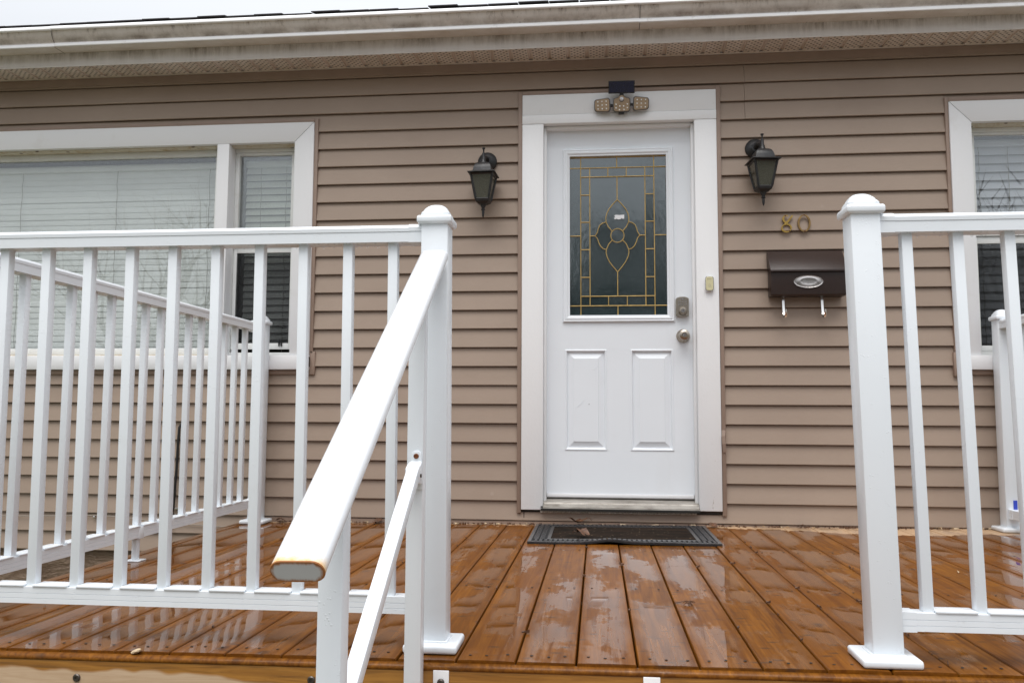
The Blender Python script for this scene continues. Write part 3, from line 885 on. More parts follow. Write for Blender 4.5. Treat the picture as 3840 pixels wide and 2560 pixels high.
# creases in the skin of the left panel
for (a, b) in (((-0.127, 0.610), (-0.066, 0.662)), ((-0.035, 0.815), (0.002, 0.842))):
    build(MB().tube([(a[0], DY - 0.0018, a[1]), ((a[0] + b[0]) / 2, DY - 0.0026, (a[1] + b[1]) / 2 - 0.008), (b[0], DY - 0.0018, b[1])], [0.0006, 0.0016, 0.0006], 6), 'dent', 'door', door)

# ---- windows
FY = 0.050
def wtrim(parent, mbx, name='trim_board', mat='trim', bevel=0.002):
    return build(mbx, name, mat, parent, bevel=bevel)
def glass(parent, x0, x1, z0, z1, y, name='glass_pane', mat='glass'):
    return build(MB().box(x0, x1, y, y + 0.004, z0, z1), name, mat, parent, smooth=0)
def sash(parent, x0, x1, z0, z1, w, y, d=0.03, name='sash', wt=None, wb=None):
    wt = wt or w; wb = wb or w
    return build(MB().box(x0, x0 + w, y, y + d, z0, z1).box(x1 - w, x1, y, y + d, z0, z1)
                 .box(x0 + w, x1 - w, y + 0.001, y + d, z1 - wt, z1).box(x0 + w, x1 - w, y + 0.001, y + d, z0, z0 + wb), name, 'frame', parent, bevel=0.002)
# left: picture window with a narrow double-hung light beside it
lw = build(MB().box(-4.50, -2.072, FY + 0.048, 0.138, 0.86, 2.10).box(-2.072, -1.690, FY + 0.048, 0.138, 0.86, 0.9).box(-2.072, -1.690, FY + 0.048, 0.138, 2.096, 2.10), 'window', 'frame', house)
lw.data.materials[0] = MAT['frame']
bpy.data.objects.remove(lw, do_unlink=True)
lw = build(MB().box(-4.60, -1.60, FY + 0.035, FY + 0.06, 2.093, 2.206).box(-4.60, -1.60, FY + 0.035, FY + 0.06, 0.82, 0.90), 'window', 'frame', house)
# mitred head and side boards
wtrim(lw, MB().prism([(-4.60, 2.208), (-4.60, 2.0955), (-1.6915, 2.0955), (-1.5815, 2.2075)], 'y', CF, 0.085))
wtrim(lw, MB().prism([(-1.6900, 2.0940), (-1.5800, 2.2060), (-1.5760, 0.8945), (-1.6880, 0.8945)], 'y', CF + 0.0005, 0.085))
wtrim(lw, MB().box(-4.60, -1.5750, CF - 0.012, 0.085, 0.815, 0.8930), 'window_sill', bevel=0.003)
wtrim(lw, MB().box(-2.1425, -2.0720, CF, 0.085, 0.8945, 2.0945), 'mullion')
build(MB().box(-4.60, -2.1430, 0.0, 0.085, 2.0885, 2.0950).box(-2.0715, -1.6905, 0.0, 0.085, 2.0885, 2.0950), 'reveal', 'reveal', lw, smooth=0)
sash(lw, -4.55, -2.1430, 0.895, 2.0880, 0.043, FY, name='picture_frame', wt=0.036, wb=0.046)
build(MB().box(-4.50, -2.186, FY + 0.0305, FY + 0.034, 2.040, 2.052), 'glazing_bead', 'dirtline', lw)
glass(lw, -4.51, -2.186, 0.941, 2.052, FY + 0.016)
build(MB().box(-4.55, -2.150, 0.010, 0.048, 0.894, 0.902), 'sill_gap', 'reveal', lw)
sash(lw, -2.0910, -1.6915, 0.895, 2.0880, 0.020, FY, name='window_frame')
sash(lw, -2.0700, -1.7120, 1.520, 2.0670, 0.024, FY + 0.006, name='sash', wt=0.016)
glass(lw, -2.0480, -1.7350, 1.540, 2.0520, FY + 0.020)
sash(lw, -2.0700, -1.7120, 0.935, 1.5150, 0.020, FY + 0.016, 0.022, name='sash', wt=0.03, wb=0.034)
glass(lw, -2.0510, -1.7310, 0.966, 1.4860, FY + 0.026)
build(sheet(-2.0500, -1.7320, 0, 0, 0).xf(lambda p: Vector((p.x, FY + 0.021, 0.968 if p.x < -2 or True else 0))) if False else MB().add([(-2.050, FY + 0.022, 0.968), (-1.732, FY + 0.022, 0.968), (-1.732, FY + 0.022, 1.485), (-2.050, FY + 0.022, 1.485)], [(0, 1, 2, 3)]), 'insect_screen', 'screen', lw, smooth=0, recalc=False)
build(MB().box(-1.785, -1.765, FY + 0.004, FY + 0.015, 0.972, 0.978).box(-1.785, -1.780, FY + 0.004, FY + 0.015, 0.950, 0.972).box(-1.770, -1.765, FY + 0.004, FY + 0.015, 0.950, 0.972), 'sash_latch', 'black_gloss', lw)
flm = MB()
nx, nz = 14, 20
gv = []
for j in range(nz + 1):
    for i in range(nx + 1):
        gv.append((-2.045 + 0.305 * i / nx, FY + 0.036 + random.uniform(-0.0045, 0.0045), 1.545 + 0.50 * j / nz))
gf = [(j * (nx + 1) + i, j * (nx + 1) + i + 1, (j + 1) * (nx + 1) + i + 1, (j + 1) * (nx + 1) + i) for j in range(nz) for i in range(nx)]
build(flm.add(gv, gf), 'plastic_film', 'film', lw, smooth=80, recalc=False)
for a, b, c_, d in ((-1.5795, -1.5580, 0.905, 2.230), (-1.5740, -1.5450, 0.788, 0.915)):
    build(MB().box(a, b, -0.022, 0.002, c_, d), 'j_channel', 'channel', lw, bevel=0.002)
build(MB().box(-4.60, -1.5800, -0.022, 0.002, 2.2095, 2.2300), 'j_channel', 'channel', lw, bevel=0.002)
build(MB().box(-4.60, -1.5745, -0.022, 0.002, 0.7900, 0.8135), 'j_channel', 'channel', lw, bevel=0.002)
build(MB().box(-1.5752, -1.5735, -0.0426, -0.02, 0.83, 0.885), 'grime_line', 'dirtline', lw)
# right: double-hung, cut by the edge of the picture
rw = build(MB().box(1.86, 3.55, FY + 0.035, FY + 0.06, 2.093, 2.206).box(1.86, 3.55, FY + 0.035, FY + 0.06, 0.82, 0.89), 'window', 'frame', house)
wtrim(rw, MB().prism([(3.55, 2.2110), (1.8270, 2.2110), (1.9350, 2.0985), (3.55, 2.0985)], 'y', CF, 0.085))
wtrim(rw, MB().prism([(1.8255, 2.2095), (1.9335, 2.0970), (1.9335, 0.8865), (1.8300, 0.8865)], 'y', CF + 0.0005, 0.085))
wtrim(rw, MB().box(1.8280, 3.55, CF - 0.012, 0.085, 0.812, 0.8850), 'window_sill', bevel=0.003)
build(MB().box(1.9340, 3.45, 0.0, 0.085, 2.0910, 2.0980), 'reveal', 'reveal', rw, smooth=0)
sash(rw, 1.9340, 3.40, 0.887, 2.0905, 0.022, FY, name='window_frame')
sash(rw, 1.9565, 3.38, 1.515, 2.0680, 0.024, FY + 0.006, name='sash', wt=0.014)
glass(rw, 1.9790, 3.36, 1.536, 2.0550, FY + 0.018)
sash(rw, 1.9565, 3.38, 0.912, 1.5120, 0.022, FY + 0.016, 0.022, name='sash', wt=0.036, wb=0.030)
glass(rw, 1.9770, 3.36, 0.940, 1.4780, FY + 0.026)
build(MB().add([(1.978, FY + 0.022, 0.941), (3.36, FY + 0.022, 0.941), (3.36, FY + 0.022, 1.477), (1.978, FY + 0.022, 1.477)], [(0, 1, 2, 3)]), 'insect_screen', 'screen', rw, smooth=0, recalc=False)
build(MB().box(1.808, 1.8260, -0.022, 0.002, 0.905, 2.236), 'j_channel', 'channel', rw, bevel=0.002)
build(MB().box(1.8265, 3.55, -0.022, 0.002, 2.2130, 2.2360), 'j_channel', 'channel', rw, bevel=0.002)
build(MB().box(1.800, 1.8275, -0.030, 0.002, 0.780, 0.902), 'j_channel', 'channel', rw, bevel=0.002)
build(MB().box(1.8280, 3.55, -0.022, 0.002, 0.7870, 0.8105), 'j_channel', 'channel', rw, bevel=0.002)

# ---- window blinds (hang inside, so things of their own)
def blind(name, label, x0, x1, z0, z1, y, pitch, width, tilt, mat, cords, thick=0.0012):
    b = empty(name, ((x0 + x1) / 2, y, z0), label, 'blind')
    build(MB().box(x0, x1, y - 0.018, y + 0.018, z1 - 0.035, z1), 'headrail', mat, b, bevel=0.002)
    z = z1 - 0.055
    s0 = None
    while z > z0:
        if s0 is None:
            pr = []
            for k in range(5):
                u = -1 + k / 2
                pr.append((u * width / 2, 0.0016 * (1 - u * u)))
            pr = pr + [(p[0], p[1] - thick) for p in pr][::-1]
            ct, st_ = math.cos(tilt), math.sin(tilt)
            pr = [(p[0] * ct - p[1] * st_ + y, p[0] * st_ + p[1] * ct + z) for p in pr]
            s0 = build(MB().prism(pr, 'x', x0, x1), 'slat', mat, b, smooth=40, origin=((x0 + x1) / 2, y, z))
        else:
            dup(s0, b, ((x0 + x1) / 2, y + random.uniform(-0.001, 0.001), z), rot=(random.uniform(-0.05, 0.05), random.uniform(-0.0010, 0.0010), 0))
        z -= pitch
    for cx in cords:
        cc = MB()
        zz = z1 - 0.04
        q = [(cx, y - width * 0.30 - 0.004, zz)]
        while zz > z0:
            zz -= 0.04
            q.append((cx + random.uniform(-0.004, 0.004), y - width * 0.30 - 0.004, zz))
        build(cc.tube(q, 0.0016, 5), 'cord', 'cord', b)
    return b
blind('window_blind', 'wide white horizontal blind closed behind the large picture window', -4.45, -2.19, 0.935, 2.035, 0.135, 0.0345, 0.0475, R(83), 'blind', (-4.0, -3.42, -2.82, -2.25))
blind('window_blind', 'narrow white slatted blind behind the small double hung window', -2.04, -1.715, 0.935, 2.04, 0.150, 0.0405, 0.0385, R(70), 'blind', (-1.945, -1.795))
blind('window_blind', 'pale grey slatted blind in the window at the right edge', 1.965, 3.35, 0.935, 2.05, 0.150, 0.046, 0.050, R(74), 'blind_grey', (2.03, 2.18, 2.7))

# ------------------------------------------------------------------ the deck
X0B, PB = -0.1934, 0.1410
YF = -2.490
deck = empty('deck', (-0.35, -1.25, 0.0), 'wet orange brown stained timber deck in front of the door', 'deck')
deck.rotation_euler = (0, -0.007, 0)
def board_mesh(w, crown, seed):
    rnd = random.Random(seed)
    hw = w / 2
    us = [-1, -0.985, -0.96, -0.9, -0.6, -0.3, 0, 0.3, 0.6, 0.9, 0.96, 0.985, 1]
    ny = 14
    L = 2.475
    rings = []
    tw0, tw1 = rnd.uniform(-0.004, 0.004), rnd.uniform(-0.004, 0.004)
    for j in range(ny + 1):
        t_ = j / ny
        tw = tw0 + (tw1 - tw0) * t_
        ring = []
        sag = 0.0003 * math.sin(t_ * 5 + seed)
        for u in us:
            e = abs(u)
            ed = 0.0 if e < 0.9 else (-0.0006 if e < 0.97 else (-0.0022 if e < 0.99 else -0.006))
            ring.append((u * hw, t_ * L, crown * (1 - u * u) + ed + tw * u * hw + sag))
        ring += [(hw, t_ * L, -0.034), (-hw, t_ * L, -0.034)]
        rings.append(ring)
    return MB().loft(rings)
variants = []
i0, i1 = -13, 17
for bi in range(i0, i1):
    xa, xb_ = X0B + bi * PB, X0B + (bi + 1) * PB
    wbd = PB - 0.0040
    if bi == i0:
        xa = -1.935; wbd = xb_ - xa - 0.005
    xc = (xa + xb_) / 2
    if bi != i0 and len(variants) >= 9:
        src = variants[(bi * 4 + 3) % 9]
        o = dup(src, deck, (xc, YF + random.uniform(-0.003, 0.002), random.uniform(-0.0008, 0.0008)))
        o.rotation_euler = (random.uniform(-0.0005, 0.0005), random.uniform(-0.004, 0.004), 0)
    else:
        mbx = board_mesh(wbd, random.choice((0.0006, 0.0004, 0.0003, 0.0008, -0.0004, 0.0005)), bi)
        o = build(mbx.xf(lambda p: p + Vector((xc, YF, 0))), 'deck_board', 'deck', deck, smooth=40, origin=(xc, YF, 0))
        if bi != i0: variants.append(o)
# screw heads in rows over the joists
scr = MB()
for bi in range(i0, i1):
    xa = X0B + bi * PB
    if xa < -1.9: continue
    for yy in (YF + 0.045, YF + 0.85, YF + 1.65):
        for off in (0.028, 0.070, 0.112):
            if yy > YF + 0.1 and off == 0.070: continue
            scr.lathe([(0.0038, 0.0010), (0.0038, 0.0017)], (xa + off + random.uniform(-0.006, 0.006), yy + random.uniform(-0.008, 0.008), 0.0), 7)
o = build(scr, 'deck_screws', 'screw_dark', deck, smooth=0); tag(o, kind='stuff')
rim = build(MB().prism([(-2.489, -0.30), (-2.489, -0.0105), (-2.494, -0.0085), (-2.506, -0.0085), (-2.511, -0.0115), (-2.5125, -0.017), (-2.5125, -0.30)], 'x', -1.93, 2.16), 'rim_joist', 'rim', deck, smooth=40)
build(MB().prism([(-2.4892, -0.020), (-2.4892, -0.0082), (-2.494, -0.0062), (-2.507, -0.0066), (-2.5125, -0.0100), (-2.5142, -0.0150), (-2.5140, -0.0190), (-2.5128, -0.020)], 'x', -1.93, 2.16), 'rim_edge', 'deck', deck, smooth=50)
build(MB().box(-1.93, -1.89, -2.486, -0.03, -0.28, -0.037), 'side_joist', 'rim', deck)
build(MB().box(2.12, 2.16, -2.486, -0.03, -0.28, -0.037), 'side_joist', 'rim', deck)
for jy in (-1.70, -0.9, -0.06):
    build(MB().box(-1.889, 2.119, jy - 0.02, jy + 0.02, -0.24, -0.036), 'joist', 'rim', deck)
for px_, py_ in ((-1.86, -2.42), (2.05, -2.42), (-0.60, -2.42), (0.80, -2.42)):
    build(MB().box(px_ - 0.045, px_ + 0.045, py_ - 0.045, py_ + 0.045, GZ - 0.1, -0.05), 'support_post', 'rim', deck)
for sx, sz in ((-1.261, -0.060), (-0.675, -0.049), (0.90, -0.05)):
    s_ = MB().lathe([(0.0095, 0), (0.0095, -0.0025), (0.0075, -0.0045), (0.004, -0.0045), (0.0035, -0.002)], (sx, -2.5125, sz), 14, 'y')
    build(s_, 'rim_screw', 'screw', deck)

# steps below the picture
steps = empty('porch_steps', (0.10, -2.95, GZ), 'stained wooden steps leading down from the deck to the path', 'steps')
for k in range(1, 4):
    zt = -0.178 * k; ya = -2.5135 - 0.30 * (k - 1)
    for j in range(2):
        build(MB().box(-0.47, 0.70, ya - 0.146 * (j + 1) + 0.003, ya - 0.146 * j - 0.002, zt - 0.036, zt), 'tread', 'stepwood', steps, bevel=0.004)
    build(MB().box(-0.45, 0.68, ya - 0.28, ya - 0.262, zt - 0.176, zt - 0.037), 'riser', 'stepwood', steps)
for sx in (-0.44, 0.63):
    build(MB().prism([(-2.514, -0.216), (-2.775, -0.216), (-2.775, -0.394), (-3.075, -0.394), (-3.075, -0.572), (-3.375, -0.572), (-3.375, GZ), (-2.9, GZ), (-2.514, -0.45)], 'x', sx, sx + 0.038), 'stringer', 'stepwood', steps)

# white angle plates bolted to the rim
for xa, xb_, zt, lb in ((-0.383, -0.346, -0.018, 'small white metal plate bolted to the rim below the newel post'), (0.100, 0.138, -0.0165, 'small white metal plate on the rim under the middle deck boards')):
    pl = empty('bracket_plate', ((xa + xb_) / 2, -2.516, -0.10), lb, 'bracket', 'plates on the deck rim')
    build(MB().box(xa, xb_, -2.5165, -2.513, -0.13, zt), 'plate', 'trim', pl, bevel=0.001)
    build(MB().lathe([(0.0085, 0), (0.0085, -0.003), (0.006, -0.006), (0.003, -0.006)], ((xa + xb_) / 2, -2.5168, zt - 0.026), 12, 'y'), 'bolt', 'screw', pl)

# ------------------------------------------------------------------ railings
def railing(name, label, axis, c, s_posts, s0, s1, bal, shear=0.0, feet=(), sides='both', drop_seed=1):
    """axis 'x': runs along x at y=c; axis 'y': runs along y at x=c. s = position along the run."""
    rnd = random.Random(drop_seed)
    def P(s, t, z):
        if axis == 'x': return Vector((s - shear * z, c + t, z))
        return Vector((c + t, s, z))
    def zb(s): return zd(s) if axis == 'x' else zd(c)
    mid = P((s0 + s1) / 2, 0, 0)
    root = empty(name, (mid.x, mid.y, zb((s0 + s1) / 2)), label, 'railing', 'white deck railings')
    def put(mbx, nm, mat, par, **k):
        return build(mbx.xf(lambda p: P(p.x, p.y, p.z)), nm, mat, par, **k)
    for sp_ in s_posts:
        b = zb(sp_)
        post = put(MB().box(sp_ - 0.0345, sp_ + 0.0345, -0.0345, 0.0345, b + 0.010, 1.066), 'post', 'rail', root, bevel=0.003)
        # two-piece base shoe
        put(MB().box(sp_ - 0.066, sp_ + 0.066, -0.066, 0.066, b + 0.001, b + 0.0215), 'post_base', 'rail', post, bevel=0.007, seg=3)
        put(MB().box(sp_ - 0.0385, sp_ + 0.0385, -0.0385, 0.0385, b + 0.020, b + 0.0255), 'base_collar', 'rail', post, bevel=0.002)
        put(MB().frust((sp_, 0, 0), [(0.0400, 1.056), (0.0440, 1.0605), (0.0440, 1.0725), (0.0415, 1.0765), (0.0385, 1.0775)]), 'cap_brim', 'rail', post, bevel=0.0012)
        rings = []
        for h, z in ((0.0380, 1.0770), (0.0375, 1.0850), (0.0345, 1.0900), (0.0325, 1.0908), (0.0315, 1.0950), (0.0280, 1.1000), (0.0255, 1.1008), (0.0240, 1.1040), (0.0180, 1.1078), (0.0090, 1.1098), (0.001, 1.1102)):
            ring = []
            ex = 0.36 + 0.64 * min(1, (1.0 - h / 0.038) * 1.5)
            for i in range(28):
                a = 2 * math.pi * i / 28
                ca, sa = math.cos(a), math.sin(a)
                ring.append((sp_ + h * math.copysign(abs(ca) ** ex, ca), h * math.copysign(abs(sa) ** ex, sa), z))
            rings.append(ring)
        put(MB().loft(rings), 'cap_dome', 'rail', post, smooth=30)
    tp = [(-0.0262, 1.0120), (0.0262, 1.0120), (0.0262, 1.0365), (0.0255, 1.0372), (0.0255, 1.0380), (0.0275, 1.0388), (0.0280, 1.0480), (0.0245, 1.0545), (0.0150, 1.0580), (0.0, 1.0590)]
    tp = tp + [(-p[0], p[1]) for p in tp[2:-1]][::-1]
    def run(prof, a, b): return MB().prism([(p[0], p[1]) for p in prof], 'x', a, b)
    put(run(tp, s0, s1), 'top_rail', 'rail', root, smooth=30)
    bp_ = [(-0.0215, 0.0830), (0.0215, 0.0830), (0.0215, 0.0950), (0.0203, 0.0955), (0.0203, 0.0962), (0.0215, 0.0967), (0.0215, 0.1080), (0.0203, 0.1085), (0.0203, 0.1092), (0.0215, 0.1097), (0.0215, 0.1245)]
    bp_ = bp_ + [(-p[0], p[1]) for p in bp_[2:]][::-1]
    put(run(bp_, s0, s1), 'bottom_rail', 'rail', root, smooth=20)
    for sp_ in s_posts:
        for sg in (-1, 1):
            a = sp_ + sg * 0.0345
            b = a + sg * 0.034
            if min(a, b) < s0 - 0.01 or max(a, b) > s1 + 0.01: continue
            lo, hi = min(a, b), max(a, b)
            put(run([(p[0] * 1.07, 1.0345 + (p[1] - 1.0345) * 1.06) for p in tp], lo, hi), 'rail_sleeve', 'rail', root, smooth=30)
            put(run([(p[0] * 1.10, 0.1037 + (p[1] - 0.1037) * 1.08) for p in bp_], lo, hi), 'rail_sleeve', 'rail', root, smooth=20)
    b0 = None
    for s in bal:
        if b0 is None:
            b0 = put(MB().box(s - 0.0123, s + 0.0123, -0.0123, 0.0123, 0.1150, 1.0150), 'baluster', 'rail', root, bevel=0.0012)
            o0 = wloc(b0).copy(); bs = s
        else:
            d = P(s, 0, 0) - P(bs, 0, 0)
            dup(b0, root, o0 + d)
    i0_ = None
    for a, b in zip(bal, bal[1:]):
        m_ = (a + b) / 2; ln = abs(b - a) / 2 - 0.0128
        if i0_ is None:
            i0_ = put(MB().box(m_ - ln, m_ + ln, -0.0245, 0.0245, 0.1249, 0.1305), 'rail_insert', 'rail', root, bevel=0.0016)
            oo = wloc(i0_).copy(); ms = m_
        else:
            dup(i0_, root, oo + (P(m_, 0, 0) - P(ms, 0, 0)))
    for s in feet:
        b = zb(s)
        put(MB().box(s - 0.011, s + 0.011, -0.011, 0.011, b + 0.004, 0.0835), 'foot_post', 'rail', root, bevel=0.001)
        put(MB().box(s - 0.030, s + 0.030, -0.030, 0.030, b + 0.001, b + 0.0055), 'foot_plate', 'rail', root, bevel=0.001)
        put(MB().box(s - 0.0185, s + 0.0185, -0.0225, 0.0225, 0.0780, 0.1240), 'rail_sleeve', 'rail', root, bevel=0.001)
    # rain drops hanging from the underside of the top rail
    dr = MB()
    s = s0 + 0.06
    while s < s1 - 0.04:
        r_ = rnd.choice((0.0016, 0.0022, 0.0030, 0.0034))
        for t_ in (-0.0235, 0.0235):
            if rnd.random() < 0.75:
                ss = s + rnd.uniform(-0.006, 0.006)
                dr.lathe([(r_ * 0.9, 0.0006), (r_ * 1.05, -r_ * 0.5), (r_ * 0.85, -r_ * 1.1), (r_ * 0.3, -r_ * 1.6)], (ss, t_, 1.0120), 8)
        s += rnd.uniform(0.009, 0.024)
    o = put(dr, 'rain_drops', 'water', root, smooth=60)
    tag(o, kind='stuff')
    return root
YA, YE, XD, XF = -2.392, -2.415, -1.827, 2.012
railing('railing', 'long front railing left of the steps, ending in a newel post by the handrail', 'x', YA, (-0.4050, -1.827), -1.793, -0.4395,
        [-0.518 - 0.1188 * k for k in range(11)], shear=0.006, drop_seed=2)
railing('railing', 'white side railing along the left end of the deck meeting the wall under the window', 'y', XD, (-0.085,), -2.358, -0.1195,
        [-0.2965 - 0.1215 * k for k in range(17)], feet=(-1.27,), drop_seed=3)
railing('railing', 'front railing right of the steps with the tall near newel post', 'x', YE, (0.6595, 2.025), 0.694, 1.990,
        [0.7595 + 0.1172 * k for k in range(11)], shear=0.0210, drop_seed=4)
railing('railing', 'white side railing at the far right corner by the wall', 'y', XF, (-0.085,), -2.38, -0.1195,
        [-0.2965 - 0.1215 * k for k in range(17)], feet=(-1.27,), drop_seed=5)
tp = MB().box(2.012, 2.030, -0.1220, -0.1198, 0.115, 0.170).box(2.022, 2.030, -0.1221, -0.1199, 0.075, 0.1145)
tag(build(tp, 'tape_strip', 'tape'), 'bright blue tape strip stuck near the foot of the far right post', 'tape')

# ------------------------------------------------------------------ stair handrail
U = Vector((-0.4075, -2.440, 0.970)); Lw = Vector((-0.3775, -3.452, 0.3755))
hr = empty('stair_handrail', (-0.40, -2.9, -0.36), 'free standing white oval handrail with rusted lower end descending from the deck', 'handrail')
ax = (U - Lw).normalized()
side = Vector((1, 0, 0)); side = (side - ax * side.dot(ax)).normalized()
nrm = side.cross(ax).normalized()
if nrm.z < 0: nrm = -nrm
def oval(sc=1.0, n=10, rx=0.0357, ry=0.0165):
    pts = []
    fl = rx - ry
    for i in range(n + 1):
        a = -math.pi / 2 + math.pi * i / n
        pts.append((fl + ry * math.cos(a), ry * math.sin(a)))
    for i in range(n + 1):
        a = math.pi / 2 + math.pi * i / n
        pts.append((-fl + ry * math.cos(a), ry * math.sin(a)))
    return [(p[0] * sc, p[1] * sc) for p in pts]
ln = (U - Lw).length
rings = []
for d_, sc in ((0.0, 1.0), (0.02, 1.0), (ln * 0.5, 1.0), (ln - 0.010, 1.0), (ln - 0.003, 0.96), (ln, 0.86)):
    rings.append([(p[0] * sc if sc < 1 else p[0], p[1] * sc, d_) for p in oval()])
me_b = MB().loft(rings)
h_o = build(me_b, 'rail', 'handrail', None, smooth=40, origin=(0, 0, 0))
Mx = Matrix((side, -nrm if side.cross(-nrm).dot(ax) > 0 else nrm, ax)).transposed().to_4x4()
yv = Vector(Mx.col[1][:3])
Mx.translation = Lw - wloc(hr)
h_o.parent = hr
h_o.matrix_local = Mx
cap = MB().loft([[(p[0] * 1.012, 0.0, p[1] * 1.02) for p in oval()], [(p[0] * 0.985, -0.0016, p[1] * 0.97) for p in oval()]])
c_o = build(cap, 'end_cap', 'rust_cap', None, smooth=30, origin=(0, 0, 0))
c_o.parent = hr
sg = 1 if yv.z > 0 else -1
Mc = Matrix((side, ax, yv * sg)).transposed().to_4x4()
Mc.translation = Lw - wloc(hr)
c_o.matrix_local = Mc
def hz(y): return Lw.z + (y - Lw.y) * (U.z - Lw.z) / (U.y - Lw.y)
def hx(y): return Lw.x + (y - Lw.y) * (U.x - Lw.x) / (U.y - Lw.y)
slp = (U.z - Lw.z) / (U.y - Lw.y)
def hpost(xc, y0, y1, zb):
    d = 0.019
    m = MB().add([(xc - d, y0, zb), (xc + d, y0, zb), (xc + d, y1, zb), (xc - d, y1, zb), (xc - d, y0, hz(y0) - 0.017), (xc + d, y0, hz(y0) - 0.017), (xc + d, y1, hz(y1) - 0.017), (xc - d, y1, hz(y1) - 0.017)],
                 [(3, 2, 1, 0), (4, 5, 6, 7), (0, 1, 5, 4), (1, 2, 6, 5), (2, 3, 7, 6), (3, 0, 4, 7)])
    p_ = build(m, 'post', 'rail', hr, bevel=0.0015)
    build(MB().box(xc - 0.04, xc + 0.04, y0 - 0.02, y1 + 0.02, zb - 0.002, zb + 0.006), 'foot_plate', 'rail', hr, bevel=0.001)
    return p_
hpost(-0.4245, -2.556, -2.518, -0.172)
hpost(-0.4040, -3.236, -3.198, -0.529)
# pivot clips between posts and rail
for xc, yc in ((-0.4245, -2.537), (-0.4040, -3.217)):
    build(MB().box(xc + 0.0195, xc + 0.0235, yc - 0.016, yc + 0.020, hz(yc) - 0.050, hz(yc) - 0.012), 'clip', 'rail', hr, bevel=0.001)
    build(MB().lathe([(0.0042, 0.0), (0.0042, 0.0025)], (xc + 0.0236, yc, hz(yc) - 0.034), 8, 'x'), 'clip_screw', 'screw_dark', hr)
# lower parallel bar with its bracket
B0 = Vector((-0.4195, -2.585, 0.446)); B1 = Vector((-0.4000, -3.200, 0.446 - 0.615 * slp))
bd = (B1 - B0).normalized()
bs_ = Vector((1, 0, 0)); bs_ = (bs_ - bd * bs_.dot(bd)).normalized(); bn = bs_.cross(bd)
rings = [[tuple(q + bs_ * a * 0.0138 + bn * b * 0.0135) for a, b in ((-1, -1), (1, -1), (1, 1), (-1, 1))] for q in (B0, B1)]
build(MB().loft(rings), 'lower_bar', 'rail', hr, bevel=0.0012)
tabx = -0.4205
tabp = []
for i in range(9):
    a = math.pi * i / 8
    tabp.append((tabx + 0.0125 * math.cos(a), 0.479 + 0.010 * math.sin(a)))
tabp += [(tabx - 0.0160, 0.400), (tabx + 0.0160, 0.400)]
brk = build(MB().prism(tabp, 'y', -2.561, -2.5565), 'bar_bracket', 'rail', hr, bevel=0.0012)
build(MB().loft([[(tabx - 0.0145, -2.560, 0.466), (tabx + 0.0145, -2.560, 0.466), (tabx + 0.0145, -2.560, 0.412), (tabx - 0.0145, -2.560, 0.412)],
                 [(tabx - 0.0165, -2.584, 0.459), (tabx + 0.0165, -2.584, 0.459), (tabx + 0.0165, -2.582, 0.414), (tabx - 0.0165, -2.582, 0.414)],
                 [(tabx - 0.0160, -2.606, 0.4500), (tabx + 0.0160, -2.606, 0.4500), (tabx + 0.0160, -2.600, 0.416), (tabx - 0.0160, -2.600, 0.416)]]), 'bracket_socket', 'rail', hr, bevel=0.003)
build(MB().lathe([(0.0062, 0), (0.0062, -0.0018), (0.004, -0.0030), (0.002, -0.0015)], (tabx, -2.5612, 0.4765), 12, 'y'), 'rusty_screw', 'rust', hr)
build(MB().lathe([(0.0042, 0.0), (0.0042, 0.0035)], (tabx + 0.0160, -2.590, 0.434), 10, 'x'), 'bracket_screw', 'screw', hr)

